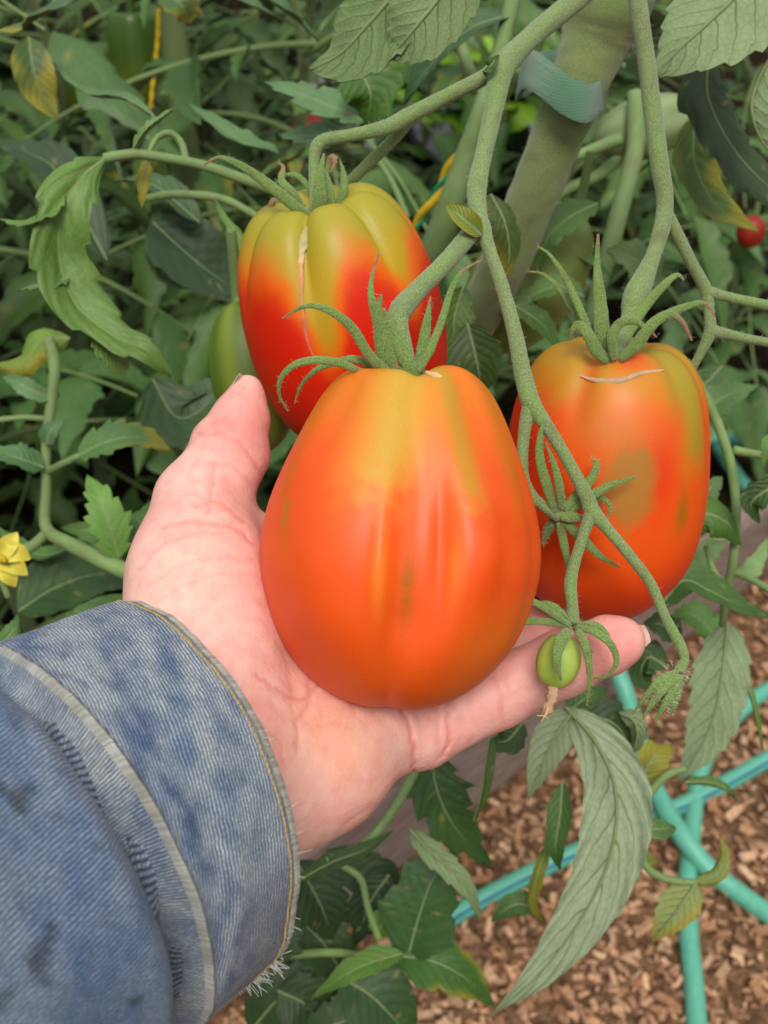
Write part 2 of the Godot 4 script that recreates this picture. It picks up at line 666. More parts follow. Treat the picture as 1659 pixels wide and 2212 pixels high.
func make_materials() -> void:
	var veins := vein_images()
	var den := denim_images()
	rough("leaf_top", 0.5, {"albedo_texture": veins[0], "heightmap_enabled": true, "heightmap_texture": veins[2], "heightmap_scale": 0.03, "backlight_enabled": true, "backlight": Color(0.34, 0.42, 0.12), "metallic_specular": 0.42})
	rough("leaf_under", 0.7, {"albedo_texture": veins[1], "heightmap_enabled": true, "heightmap_texture": veins[2], "heightmap_scale": -0.06, "heightmap_flip_texture": false, "backlight_enabled": true, "backlight": Color(0.34, 0.42, 0.12), "metallic_specular": 0.3})
	rough("stalk", 0.7)
	rough("hair", 0.6, {"backlight_enabled": true, "backlight": Color(0.5, 0.5, 0.4)})
	var fuzz := noise_tex(512, FastNoiseLite.TYPE_SIMPLEX, 0.09, [0.0, Color(0.62, 0.62, 0.56), 0.40, Color(0.82, 0.82, 0.77), 0.58, Color(1, 1, 1), 1.0, Color(1, 1, 0.96)], 3, 5)
	var grain := noise_tex(512, FastNoiseLite.TYPE_SIMPLEX, 0.11, [], 3, 9)
	rough("stem", 0.85, {"albedo_texture": fuzz, "uv1_triplanar": true, "uv1_scale": Vector3(32, 32, 32), "heightmap_enabled": true, "heightmap_texture": grain, "heightmap_scale": 0.022, "rim_enabled": true, "rim": 0.6, "rim_tint": 0.6, "metallic_specular": 0.25})
	var fleck := noise_tex(512, FastNoiseLite.TYPE_CELLULAR, 0.075, [0.0, Color(1, 1, 1), 0.07, Color(1, 1, 1), 0.15, Color(0.95, 0.925, 0.90), 1.0, Color(0.93, 0.91, 0.88)], 1, 3)
	rough("tomato_skin", 0.45, {"albedo_texture": fleck, "uv1_triplanar": true, "uv1_scale": Vector3(30, 30, 30), "metallic_specular": 0.42, "subsurf_scatter_enabled": true, "subsurf_scatter_strength": 0.04, "clearcoat_enabled": false})
	rough("pale_scar", 0.8)
	var pores := noise_tex(512, FastNoiseLite.TYPE_CELLULAR, 0.06, [], 2, 4)
	rough("skin", 0.52, {"heightmap_enabled": true, "heightmap_texture": pores, "heightmap_scale": 0.013, "albedo_texture": noise_tex(512, FastNoiseLite.TYPE_SIMPLEX, 0.012, [0.0, Color(0.95, 0.88, 0.875), 0.45, Color(0.98, 0.95, 0.945), 0.6, Color(1, 0.985, 0.97), 1.0, Color(1, 1, 0.98)], 5, 21), "uv1_triplanar": true, "uv1_scale": Vector3(26, 26, 26), "metallic_specular": 0.45, "subsurf_scatter_enabled": true, "subsurf_scatter_strength": 0.05})
	rough("nail", 0.25, {"metallic_specular": 0.5})
	rough("denim", 0.95, {"albedo_texture": den[0], "heightmap_enabled": true, "heightmap_texture": den[1], "heightmap_scale": 0.05, "metallic_specular": 0.15, "rim_enabled": true, "rim": 0.35, "rim_tint": 0.7})
	rough("thread", 0.95, {"metallic_specular": 0.15})
	rough("chip", 0.9, {"albedo_texture": noise_tex(256, FastNoiseLite.TYPE_SIMPLEX, 0.03, [0.0, Color(0.72, 0.70, 0.68), 1.0, Color(1, 1, 1)], 4, 12), "uv1_triplanar": true, "uv1_scale": Vector3(18, 40, 18), "metallic_specular": 0.2})
	rough("earth", 1.0, {"albedo_texture": noise_tex(512, FastNoiseLite.TYPE_SIMPLEX, 0.02, [0.0, Color(0.5, 0.48, 0.46), 1.0, Color(1, 1, 1)], 5, 14), "uv1_triplanar": true, "uv1_scale": Vector3(4, 4, 4), "heightmap_enabled": true, "heightmap_texture": grain, "heightmap_scale": 0.8, "metallic_specular": 0.1})
	rough("board", 0.85, {"albedo_texture": noise_tex(512, FastNoiseLite.TYPE_SIMPLEX, 0.015, [0.0, Color(0.7, 0.68, 0.67), 1.0, Color(1, 1, 1)], 5, 17), "uv1_triplanar": true, "uv1_scale": Vector3(3, 14, 3), "metallic_specular": 0.2})
	rough("hose", 0.42, {"metallic_specular": 0.45})
	rough("tape", 0.95, {"heightmap_enabled": true, "heightmap_texture": tape_images(), "heightmap_scale": 0.06, "uv1_triplanar": true, "uv1_scale": Vector3(70, 70, 70), "rim_enabled": true, "rim": 0.8, "metallic_specular": 0.1})
	rough("petal", 0.6, {"backlight_enabled": true, "backlight": Color(0.5, 0.5, 0.3)})
	rough("cloth", 0.9)
	rough("pepper_skin", 0.3)


# ---------------------------------------------------------------- background foliage
func compound(seed_n: int, size: float, lit: float, sick: float) -> ArrayMesh:
	# a tomato leaf: rachis along +x, drooping, with a terminal leaflet and pairs of side leaflets
	var r := RandomNumberGenerator.new()
	r.seed = seed_n
	var t := Geo.new()
	var u := Geo.new()
	var g := Geo.new()
	var droop := r.randf_range(0.25, 0.7)
	var pts := []
	for i in 7:
		var f := i / 6.0
		pts.append(Vector3(size * (f - 0.12 * f * f * droop), size * (0.30 * f - droop * f * f), size * 0.08 * sin(f * 3.0 + seed_n)))
	tube(g, bend(pts, 18), [0.0030 * size / 0.24, 0.0022 * size / 0.24, 0.0010], 7, [S(96, 116, 66), S(104, 128, 76)])
	var tone := r.randf_range(0.85, 1.2) * lit
	var bluish := r.randf_range(-6.0, 8.0)
	var opt := {"rows": 20, "cols": 6, "teeth": 5.0, "bite": 0.22, "lobe": 0.24, "top": S(54, 78 + bluish * 0.4, 48 + bluish) * tone, "under": S(104, 124, 92) * tone, "sick": sick}
	var spine := bend(pts, 30)
	for k in [30, 22, 21, 14, 13, 7]:
		var p: Vector3 = spine[k]
		var dir: Vector3 = (spine[mini(k + 1, 30)] - spine[k - 1]).normalized()
		var out := dir
		if k != 30:
			var sd := 1.0 if k % 2 == 0 else -1.0
			if k == 7:
				sd = r.randf() * 2.0 - 1.0
			out = (dir * 0.55 + Vector3(0, 0, sd) + Vector3(0, r.randf_range(-0.25, 0.15), 0)).normalized()
		var lng := size * (0.44 if k == 30 else r.randf_range(0.26, 0.38))
		if k == 7:
			lng *= 0.45
		var sag := r.randf_range(0.1, 0.6)
		var lp := []
		for i in 5:
			var f := i / 4.0
			lp.append(p + out * (lng * (f * 0.97 + 0.03)) + Vector3.DOWN * (lng * sag * f * f) + Vector3(0, 0, 0.04 * lng * sin(f * 4.0 + k)))
		opt.fold = r.randf_range(-0.1, 0.5)
		opt.curl = r.randf_range(-0.3, 0.5)
		opt.twist = r.randf_range(-0.5, 0.5)
		opt.key = seed_n * 3.7 + k
		leaf(t, u, lp, lng * r.randf_range(0.46, 0.6), (Vector3.UP + Vector3(r.randf_range(-0.4, 0.4), 0, r.randf_range(-0.4, 0.4))).normalized(), opt)
	return mesh_of([t, mats.leaf_top, u, mats.leaf_under, g, mats.stalk], Vector3.ZERO)


func in_the_way(p: Vector3, close: float) -> bool:
	var s := spot(p)
	if s.z < close:
		return true
	if s.x > 900.0 and s.y > 1742.0 - 0.81 * (s.x - 1030.0) - 110.0:
		return true
	if s.x > 1440.0 and s.y > 960.0:
		return true
	if s.x > 110.0 and s.x < 430.0 and s.y > 20.0 and s.y < 270.0 and s.z < 118.0:
		return true
	return s.x > 820.0 and s.x < 1010.0 and s.y > 110.0 and s.y < 420.0 and s.z < 150.0


func place_leaf(parent: Node3D, at: Vector3, p: Vector3, out: Vector3, kinds: Array, scale: float, close: float) -> bool:
	var x := out.normalized()
	var z := x.cross(Vector3.UP).normalized()
	var y := z.cross(x)
	var tip := p + x * (0.22 * scale) + Vector3.DOWN * 0.05
	if in_the_way(p + x * 0.05, close) or in_the_way(tip, close) or in_the_way(p.lerp(tip, 0.6), close) or in_the_way(tip + z * 0.07, close) or in_the_way(tip - z * 0.07, close):
		return false
	var o := MeshInstance3D.new()
	o.name = numbered("leaf", parent)
	o.mesh = kinds[rng.randi() % kinds.size()]
	o.transform = Transform3D(Basis(x, y, z).scaled_local(Vector3.ONE * scale).rotated(x, rng.randf_range(-0.4, 0.4)), p - at)
	parent.add_child(o)
	return true


func row_plant(root: Vector3, tall: float, lean: Vector3, kinds: Array, label: String, group: String, leaves: int, close: float) -> void:
	var o := thing("tomato_plant", label, "tomato plant", root, group)
	var pts := []
	for i in 7:
		var f := i / 6.0
		pts.append(root + Vector3.UP * (tall * f) + lean * (f * f) + Vector3(lump.get_noise_2d(f * 200.0, root.x * 500.0), 0, lump.get_noise_2d(f * 200.0, root.z * 500.0 + 99.0)) * 0.07 * f)
	pts = bend(pts, 30)
	var g := Geo.new()
	tube(g, pts, [0.009, 0.008, 0.006, 0.003], 9, [S(96, 112, 70)], 1.0, Vector3.ZERO, 0.08)
	part("stem", [g, mats.stem], o, root)
	for k in leaves:
		var f := 0.08 + 0.92 * (k + rng.randf() * 0.6) / leaves
		var p: Vector3 = pts[clampi(int(f * 30.0), 0, 30)]
		var a := k * 2.4 + root.x * 17.0 + rng.randf_range(-0.4, 0.4)
		for attempt in 4:
			if place_leaf(o, root, p, Vector3(cos(a), rng.randf_range(-0.15, 0.45), sin(a)), kinds, rng.randf_range(0.75, 1.15), close):
				break
			a += 1.3


func hose(label: String, list: Array, radius: float, striped: float) -> void:
	# list of [x, y, height of the hose's centre above the mulch]
	var pts := []
	for q in list:
		pts.append(ground_at(q[0], q[1], q[2]))
	pts = bend(pts, list.size() * 8)
	var g := Geo.new()
	tube(g, pts, [radius], 20, [S(88, 162, 140)])
	var at: Vector3 = pts[pts.size() / 2]
	var o := thing("garden_hose", label, "garden hose", at, "turquoise garden hoses on the mulch")
	part("tubing", [g, mats.hose], o, at)
	if striped >= 0.0:
		var s := Geo.new()
		var ids := []
		for i in pts.size():
			var dir: Vector3 = (pts[mini(i + 1, pts.size() - 1)] - pts[maxi(i - 1, 0)]).normalized()
			var up := (Vector3.UP - dir * dir.y).normalized()
			var w := dir.cross(up)
			for k in 4:
				var a := striped + (k - 1.5) * 0.11
				ids.append(s.add(pts[i] + (up * cos(a) + w * sin(a)) * (radius * 1.012), S(38, 88, 124)))
		for i in pts.size() - 1:
			for k in 3:
				s.quad(ids[i * 4 + k], ids[i * 4 + k + 1], ids[i * 4 + k + 5], ids[i * 4 + k + 4])
		part("stripe", [s, mats.hose], o, at)


func box(g: Geo, a: Vector3, along: Vector3, up: Vector3, deep: Vector3, col: Color) -> void:
	# a slab with lightly chamfered long edges: profile swept along
	var c := minf(up.length(), deep.length()) * 0.08
	var uu := up.normalized()
	var dd := deep.normalized()
	var prof := [dd * c, deep - dd * c, deep + uu * c, deep + up - uu * c, deep + up - dd * c, up + dd * c, up - uu * c, uu * c]
	var n := 12
	var first := g.v.size()
	for i in n + 1:
		for q in prof:
			var p: Vector3 = a + along * (float(i) / n) + q
			g.add(p, col * (1.0 + 0.18 * lump.get_noise_3dv(p * 60.0)))
	for i in n:
		for k in 8:
			var x := first + i * 8 + k
			var y := first + i * 8 + (k + 1) % 8
			g.quad(x, x + 8, y + 8, y)
	for k in range(1, 7):
		g.tri(first, first + k, first + k + 1)
		g.tri(first + n * 8, first + n * 8 + k + 1, first + n * 8 + k)


func chip_shape(g: Geo, p: Vector3, l: float, w: float, h: float, turn: float, tilt: Vector3, col: Color) -> void:
	var x := Vector3(cos(turn), 0, sin(turn))
	var up := (Vector3.UP + tilt).normalized()
	x = (x - up * x.dot(up)).normalized()
	var z := x.cross(up)
	var ids := []
	var skew := rng.randf_range(-0.25, 0.25)
	for e in [0.0, 1.0]:
		for q in [[-0.5, -0.5], [0.5 + skew * 0.5, -0.42], [0.5 - skew, 0.2], [0.35, 0.5], [-0.45 + skew, 0.46]]:
			var s: float = 1.0 - 0.14 * e
			ids.append(g.add(p + x * (q[0] * l * s) + z * (q[1] * w * s) + up * (h * e * (1.0 + q[0] * skew)), col))
	for k in 5:
		var m := (k + 1) % 5
		g.quad(ids[k], ids[m], ids[m + 5], ids[k + 5])
	for k in range(1, 4):
		g.tri(ids[5], ids[5 + k], ids[6 + k])


func chip_colour() -> Color:
	var a := [S(184, 142, 110), S(198, 158, 126), S(166, 124, 94), S(208, 172, 140), S(148, 112, 88), S(186, 150, 122)]
	var col: Color = a[rng.randi() % a.size()] * rng.randf_range(0.9, 1.28)
	col.a = 1.0
	return col


# ---------------------------------------------------------------- the scene
func _ready() -> void:
	rng.seed = 20240611
	lump.noise_type = FastNoiseLite.TYPE_SIMPLEX_SMOOTH
	lump.frequency = 0.02
	lump.fractal_octaves = 2
	lump.seed = 4
	fine.noise_type = FastNoiseLite.TYPE_SIMPLEX
	fine.frequency = 0.6
	fine.fractal_octaves = 1

	# camera
	eye_frame = Transform3D(Basis(Vector3.RIGHT, deg_to_rad(-PITCH)), Vector3(0, EYE, 0))
	var cam := Camera3D.new()
	cam.name = "camera"
	cam.transform = eye_frame
	cam.fov = 50.0
	cam.near = 0.02
	cam.far = 200.0
	var lens := CameraAttributesPhysical.new()
	lens.frustum_focal_length = 12.0 / tan(deg_to_rad(25.0))
	lens.frustum_focus_distance = 0.298
	lens.frustum_near = 0.02
	lens.frustum_far = 200.0
	lens.exposure_aperture = 13.0
	cam.attributes = lens
	add_child(cam)
	cam.current = true

	# overcast sky and soft high sun behind the viewer
	var sky_look := ProceduralSkyMaterial.new()
	sky_look.sky_top_color = Color(1.0, 1.0, 1.0)
	sky_look.sky_horizon_color = Color(0.55, 0.57, 0.58)
	sky_look.sky_curve = 0.8
	sky_look.sky_energy_multiplier = 1.05
	sky_look.ground_bottom_color = Color(0.20, 0.17, 0.13)
	sky_look.ground_horizon_color = Color(0.35, 0.36, 0.33)
	var sky := Sky.new()
	sky.sky_material = sky_look
	var env := Environment.new()
	env.background_mode = Environment.BG_SKY
	env.sky = sky
	env.tonemap_mode = Environment.TONE_MAPPER_LINEAR
	env.tonemap_exposure = 1.16
	env.sdfgi_enabled = true
	env.ssao_enabled = true
	env.ssil_enabled = true
	var we := WorldEnvironment.new()
	we.name = "world_environment"
	we.environment = env
	add_child(we)
	var sun := DirectionalLight3D.new()
	sun.name = "sun"
	sun.light_energy = 0.8
	sun.light_angular_distance = 22.0
	sun.light_color = Color(1.0, 0.97, 0.93)
	sun.shadow_enabled = true
	add_child(sun)
	sun.look_at_from_position(Vector3(0.05, 2.75, 1.75), Vector3.ZERO, Vector3.UP)

	make_materials()
	build_ground()
	build_beds()
	build_background()
	build_vine()
	build_tomatoes()
	build_hand()
	build_small_things()


func build_ground() -> void:
	var g := Geo.new()
	var n := 40
	for i in n + 1:
		for j in n + 1:
			var x := (float(i) / n * 2.0 - 1.0)
			var z := (float(j) / n * 2.0 - 1.0)
			var p := Vector3(signf(x) * x * x * 90.0, 0.0, signf(z) * z * z * 90.0)
			g.add(p, S(172, 134, 104))
	for i in n:
		for j in n:
			var a := i * (n + 1) + j
			g.quad(a, a + 1, a + n + 2, a + n + 1)
	var ground := structure("ground", [g, mats.earth])
	# bark and wood chips: the largest in view one by one, the rest as one layer
	var layer := Geo.new()
	layer.flat = true
	var kinds := []
	for k in 6:
		var one := Geo.new()
		one.flat = true
		chip_shape(one, Vector3.ZERO, 0.030, 0.015, 0.0055, 0.0, Vector3.ZERO, chip_colour())
		kinds.append(mesh_of([one, mats.chip], Vector3.ZERO))
	var singles := 0
	for k in 38000:
		var z := -0.28 - 2.6 * pow(rng.randf(), 1.5)
		var x := rng.randf_range(-0.55, 1.5) * (0.5 + absf(z) * 0.5)
		if Vector2(x, z).dot(Vector2(-0.675, -0.738)) > 0.505:
			continue
		var big := rng.randf() < 0.12
		var l := rng.randf_range(0.005, 0.0155) * (1.6 if big else 1.0)
		var w := l * rng.randf_range(0.25, 0.6)
		var p := Vector3(x, rng.randf_range(0.0, 0.007) + (0.005 if big else 0.0), z)
		var tilt := Vector3(rng.randfn() * 0.28, 0, rng.randfn() * 0.28)
		var turn := rng.randf() * TAU
		if big and singles < 300 and absf(z) < 1.35 and x > -0.1:
			var o := MeshInstance3D.new()
			o.name = numbered("wood_chip", ground)
			o.mesh = kinds[rng.randi() % 6]
			o.transform = Transform3D(Basis(Vector3.UP, turn).rotated(Vector3(cos(turn), 0, sin(turn)), tilt.x).scaled_local(Vector3(l / 0.030, 1.0, w / 0.015)), p)
			ground.add_child(o)
			singles += 1
		else:
			chip_shape(layer, p, l, w, l * rng.randf_range(0.10, 0.18), turn, tilt, chip_colour())
	part("wood_chips", [layer, mats.chip], ground, Vector3.ZERO, true)


func build_beds() -> void:
	var along := Vector3(0.7376, 0, -0.6753)
	var inward := Vector3(-0.6753, 0, -0.7376)
	var foot := ground_at(1030, 1742, 0.0)
	var g := Geo.new()
	# dark soil fills the bed behind the board
	var n := 30
	for i in n + 1:
		for j in n + 1:
			var p := foot + along * (-3.0 + 6.0 * i / n) + inward * (0.034 + 4.5 * j / n)
			p.y = 0.085 + 0.02 * lump.get_noise_2d(p.x * 90.0, p.z * 90.0)
			g.add(p, S(62, 54, 42))
	for i in n:
		for j in n:
			var a := i * (n + 1) + j
			g.quad(a, a + n + 1, a + n + 2, a + 1)
	structure("soil", [g, mats.earth])
	var o := thing("raised_bed", "weathered grey pink timber edge of the raised bed beside the wood chips", "raised bed", foot)
	for k in 2:
		var b := Geo.new()
		box(b, foot + along * (-2.2 if k == 0 else 0.703) + Vector3.UP * 0.001, along * (2.9 if k == 0 else 2.4), Vector3.UP * 0.14, inward * 0.032, S(160, 140, 132))
		part("board", [b, mats.board], o, foot)
	var post := Geo.new()
	box(post, foot + along * 0.66 + inward * 0.034 + Vector3.UP * 0.001, along * 0.08, Vector3.UP * 0.135, inward * 0.05, S(140, 120, 110))
	part("post", [post, mats.board], o, foot)
	# turquoise hoses lying over one another on the mulch
	var r := 0.0103
	hose("long straight turquoise hose running under the long pale leaf to the right edge", [[560, 2290, r], [690, 2180, r], [830, 2080, r], [985, 1975, r], [1140, 1890, r], [1280, 1825, r], [1400, 1772, r * 1.0], [1530, 1712, r], [1659, 1640, r], [1800, 1560, r]], r, 0.75)
	hose("turquoise hose coming from under the fingertip and crossing to the lower right edge", [[1300, 1380, 0.11], [1345, 1480, 0.085], [1372, 1570, 0.05], [1395, 1660, 0.035], [1436, 1745, 0.033], [1480, 1815, 0.032], [1535, 1880, r * 1.6], [1590, 1925, r], [1660, 1975, r], [1800, 2070, r]], r * 1.06, -1.0)
	hose("turquoise hose with a dark blue stripe running down to the bottom right corner", [[1800, 1420, r], [1659, 1490, r], [1600, 1535, r], [1545, 1600, r], [1512, 1670, r], [1500, 1740, r], [1492, 1830, r], [1484, 1920, r], [1488, 2020, r], [1498, 2120, r], [1506, 2230, r], [1512, 2330, r]], r, -0.9)
	hose("far turquoise hose seen in short pieces behind the leaves right of the tomatoes", [[1440, 800, 0.125], [1500, 880, 0.125], [1530, 935, 0.125], [1580, 1010, 0.125], [1622, 1062, 0.13], [1680, 1110, 0.13], [1790, 1180, 0.13]], r, -1.0)
	hose("farthest turquoise hose reaching the right edge behind the thin green stem", [[1420, 940, 0.14], [1490, 952, 0.14], [1560, 945, 0.14], [1600, 952, 0.14], [1660, 972, 0.14], [1780, 1010, 0.14]], r, -1.0)


func build_background() -> void:
	var kinds := []
	for k in 9:
		kinds.append(compound(100 + k * 7, 0.24, 1.5 if k % 3 else 1.05, 0.35 if k == 4 else 0.0))
	var along := Vector3(0.7376, 0, -0.6753)
	var inward := Vector3(-0.6753, 0, -0.7376)
	var label := "leafy dark green tomato plant in the dense row behind the tomatoes"
	for q in [[0.72, -0.50, 0.72], [0.74, -0.05, 0.80], [0.86, 0.28, 0.86], [0.78, 0.62, 0.84], [0.75, 1.02, 0.74], [0.78, 1.45, 0.70]]:
		var root: Vector3 = inward * q[0] + along * q[1]
		row_plant(Vector3(root.x, 0.085, root.z), q[2], inward * 0.10, kinds, label, "tomato plants in the near row", 32, 50.0)
	label = "leafy tomato plant farther back in the bed, half hidden by the nearer row"
	for q in [[1.12, -0.30, 0.95], [1.15, 0.10, 1.0], [1.10, 0.50, 0.95], [1.18, 0.92, 0.95], [1.12, 1.35, 0.9], [1.15, 1.80, 0.85], [1.62, -0.2, 1.0], [1.6, 0.35, 1.05], [1.65, 0.85, 1.0], [1.6, 1.4, 1.0], [1.62, 1.95, 0.9], [1.36, -0.05, 0.6], [1.38, 0.3, 0.65], [1.34, 0.72, 0.6], [1.36, 1.15, 0.6], [1.9, 0.1, 0.7], [1.92, 0.65, 0.75], [1.9, 1.15, 0.7], [1.92, 1.7, 0.7]]:
		var root: Vector3 = inward * q[0] + along * q[1]
		row_plant(Vector3(root.x, 0.085, root.z), q[2], Vector3(0.04, 0, 0.03), kinds, label, "tomato plants in the rows farther back", 30, 60.0)
	label = "tomato plant in the far row at the top of the picture"
	for q in [[2.25, 0.0, 1.1], [2.2, 0.6, 1.1], [2.3, 1.2, 1.1], [2.2, 1.8, 1.1], [2.3, 2.5, 1.1], [2.6, 0.3, 0.8], [2.65, 0.9, 0.8], [2.6, 1.5, 0.8], [2.6, 2.2, 0.8], [3.2, 0.3, 1.2], [3.2, 1.2, 1.2], [3.3, 2.1, 1.2], [3.2, 3.0, 1.2]]:
		var root: Vector3 = inward * q[0] + along * q[1]
		row_plant(Vector3(root.x, 0.085, root.z), q[2], Vector3(-0.05, 0, 0.05), kinds, label, "tomato plants in the far rows", 30, 60.0)


func build_vine() -> void:
	var root := Vector3(-0.03, 0.085, -0.72)
	var o := thing("tomato_plant", "tomato plant with the thick tied stem that bears the fruit in the hand", "tomato plant", root)
	var g := Geo.new()
	var h := Geo.new()
	stem(g, h, [[1330, -60, 43, 215], [1318, 0, 43.2, 185], [1285, 90, 44, 150], [1238, 210, 44.5, 122], [1190, 330, 45, 112], [1145, 440, 46, 108], [1090, 570, 48, 104], [1015, 720, 52, 92], [940, 900, 58, 80], [880, 1100, 66, 70]], 8.0, [S(126, 142, 94), S(132, 148, 98)])
	part("main_stem", [g, mats.stem, h, mats.hair], o, root)
	g = Geo.new()
	var low := []
	for i in 9:
		low.append(V(884, 1085, 65.5).lerp(root, i / 8.0))
	tube(g, low, [0.0095, 0.011], 12, [S(110, 118, 78)])
	part("lower_stem", [g, mats.stem], o, root)

	# the fruit truss that carries the front and left tomatoes
	var runs := [
		[[1285, -40, 37.5, 55.4], [1225, 15, 37, 48.7], [1150, 78, 36.5, 47], [1095, 135, 36, 52.1], [1078, 175, 35.8, 50.4], [1063, 250, 35.5, 42], [1042, 345, 35, 38.6], [1030, 405, 34.6, 43.7], [1032, 455, 34.3, 38.6], [1040, 492, 34, 37]],
		[[1082, 145, 36.1, 41], [1040, 170, 36.2, 33.4], [955, 213, 36.5, 31.9], [880, 252, 36.7, 35], [835, 275, 36.6, 33.4], [770, 290, 36.5, 27.4], [712, 300, 36.4, 27.4], [688, 312, 36.4, 28.9], [678, 345, 36.4, 22.8], [678, 400, 36.4, 21.3], [682, 462, 36.3, 25.8]],
		[[885, 255, 36.9, 32], [850, 300, 37.4, 26.4], [800, 350, 38, 25.6], [755, 395, 38.6, 24], [725, 440, 39.5, 22.4]],
		[[1034, 480, 34.1, 42], [1008, 515, 33.6, 40], [960, 570, 33.0, 40], [905, 625, 32.4, 42], [868, 668, 31.9, 52], [861, 692, 31.7, 42], [872, 735, 31.4, 32], [884, 800, 31.1, 36]],
		[[1040, 485, 34, 38], [1055, 535, 33.7, 30], [1085, 620, 33.3, 30], [1112, 720, 33, 34], [1128, 800, 32.8, 38], [1143, 860, 32.6, 42], [1160, 890, 32.5, 36], [1200, 950, 32.3, 28], [1240, 1020, 32.1, 28], [1268, 1075, 32, 32], [1280, 1105, 32, 36], [1310, 1140, 31.9, 26], [1360, 1200, 31.8, 24], [1405, 1260, 31.8, 23], [1438, 1335, 31.8, 22], [1470, 1395, 31.9, 24], [1478, 1425, 31.9, 20], [1466, 1450, 31.9, 26]],
		[[1146, 868, 32.6, 36], [1133, 930, 32.5, 27], [1128, 990, 32.4, 26], [1130, 1035, 32.4, 28], [1148, 1070, 32.4, 26], [1180, 1098, 32.5, 24], [1208, 1113, 32.6, 34]],
		[[1280, 1100, 32, 32], [1262, 1150, 31.9, 24], [1243, 1210, 31.8, 24], [1232, 1260, 31.7, 28], [1236, 1310, 31.6, 26], [1236, 1345, 31.6, 34]],
	]
	var green := [S(128, 146, 100), S(124, 146, 96), S(128, 150, 100)]
	for r in runs:
		g = Geo.new()
		h = Geo.new()
		stem(g, h, r, 16.0, green)
		part("fruit_truss", [g, mats.stem, h, mats.hair], o, root)
	# second truss at the right
	for r in [
		[[1368, -50, 35.5, 42.2], [1378, 10, 35.6, 39.4], [1395, 120, 35.8, 38.1], [1410, 240, 36, 39.4], [1424, 350, 36.1, 40.8], [1436, 430, 36.2, 36.7], [1430, 490, 36.1, 36.7], [1408, 560, 35.8, 34], [1380, 625, 35.4, 54], [1368, 652, 35.2, 50], [1358, 690, 35, 36], [1336, 735, 34.6, 36], [1322, 775, 34.3, 44]],
		[[1440, 462, 36.2, 28.8], [1462, 505, 36.4, 27.2], [1495, 570, 36.7, 25.6], [1525, 628, 37, 27.2], [1532, 680, 37, 22.4], [1534, 716, 37, 27.2], [1512, 765, 37.2, 19.2], [1486, 812, 37.5, 19.2], [1470, 850, 38.2, 17.6]],
		[[1524, 630, 37, 30], [1565, 640, 37, 22], [1610, 650, 37, 22], [1680, 664, 37, 22]],
		[[1536, 715, 37, 30], [1570, 722, 37.2, 24], [1615, 732, 37.3, 20], [1690, 745, 37.5, 20]],
	]:
		g = Geo.new()
		h = Geo.new()
		stem(g, h, r, 16.0, [S(126, 142, 100), S(124, 146, 98)])
		part("fruit_truss", [g, mats.stem, h, mats.hair], o, root)
	# thinner green stalks in the gaps
	for r in [
		[[1115, -30, 52, 36], [1085, 90, 52, 34], [1040, 230, 52, 36], [1010, 330, 53, 50], [975, 440, 54, 58], [930, 560, 56, 60], [890, 700, 60, 60]],
		[[975, 40, 56, 26], [1000, 110, 56, 26], [1030, 200, 56, 26]],
		[[1480, 780, 47, 20], [1520, 850, 47, 22], [1552, 920, 47, 22], [1580, 1010, 47, 22], [1590, 1100, 47, 21], [1585, 1200, 47, 20], [1570, 1280, 48, 20], [1560, 1350, 49, 16]],
		[[1585, 972, 47, 20], [1625, 980, 47, 18], [1690, 990, 47, 17]],
		[[1578, 1270, 47.5, 16], [1545, 1240, 48, 14], [1525, 1180, 48.5, 12]],
		[[1585, 1235, 47.5, 18], [1620, 1250, 47, 16], [1690, 1290, 46, 16]],
		[[760, 480, 46, 24], [640, 430, 45.5, 26], [540, 392, 45, 24], [440, 358, 44.5, 22], [360, 342, 44, 21], [290, 333, 43.6, 22], [225, 342, 43.2, 22]],
		[[402, 350, 44.3, 18], [392, 310, 44.8, 15], [368, 288, 45, 15], [338, 300, 45.2, 13], [318, 340, 45.2, 10]],
		[[560, 470, 52, 16], [480, 430, 53, 18], [380, 420, 54, 18], [310, 430, 55, 16]],
		[[104, 730, 52, 24], [118, 790, 52, 26], [112, 860, 52, 24], [100, 960, 52, 22], [100, 1060, 52, 22], [100, 1140, 52, 26], [150, 1175, 51, 32], [230, 1215, 50, 36], [330, 1260, 50, 40]],
		[[100, 905, 52, 14], [50, 902, 52, 13], [-30, 910, 52, 13]],
		[[110, 1140, 52, 20], [60, 1185, 52, 26], [-30, 1200, 53, 28]],
		[[100, 1020, 52, 18], [140, 1000, 51, 16], [170, 985, 50.5, 14]],
		[[1270, 700, 58, 26], [1310, 560, 58, 38], [1340, 450, 58, 40], [1370, 330, 58, 40], [1375, 200, 58, 40]],
		[[1120, 520, 60, 20], [1210, 420, 60, 22], [1290, 380, 60, 26], [1350, 330, 60, 24]],
		[[1340, 300, 58, 30], [1240, 340, 58, 22], [1170, 380, 58, 18]],
		[[820, 350, 70, 14], [850, 400, 70, 14], [880, 470, 70, 14]],
		[[705, 1860, 47, 20], [790, 1820, 48, 18], [850, 1750, 49, 20], [900, 1660, 50, 20], [930, 1600, 50, 18]],
		[[740, 1870, 54, 14], [780, 1900, 54, 15], [795, 1960, 54, 15], [820, 2030, 54, 16]],
		[[600, 2065, 56, 18], [720, 2058, 56, 18], [850, 2070, 56, 18], [960, 2010, 55, 14]],
		[[1362, 1760, 48, 20], [1400, 1715, 48, 20], [1440, 1675, 48, 18], [1480, 1660, 48, 16]],
		[[1300, 1560, 47, 18], [1270, 1548, 46.5, 20], [1235, 1540, 46, 22]],
		[[1365, 1830, 48, 16], [1410, 1885, 48, 18], [1460, 1903, 48, 16], [1505, 1906, 48, 14]],
	]:
		g = Geo.new()
		h = Geo.new()
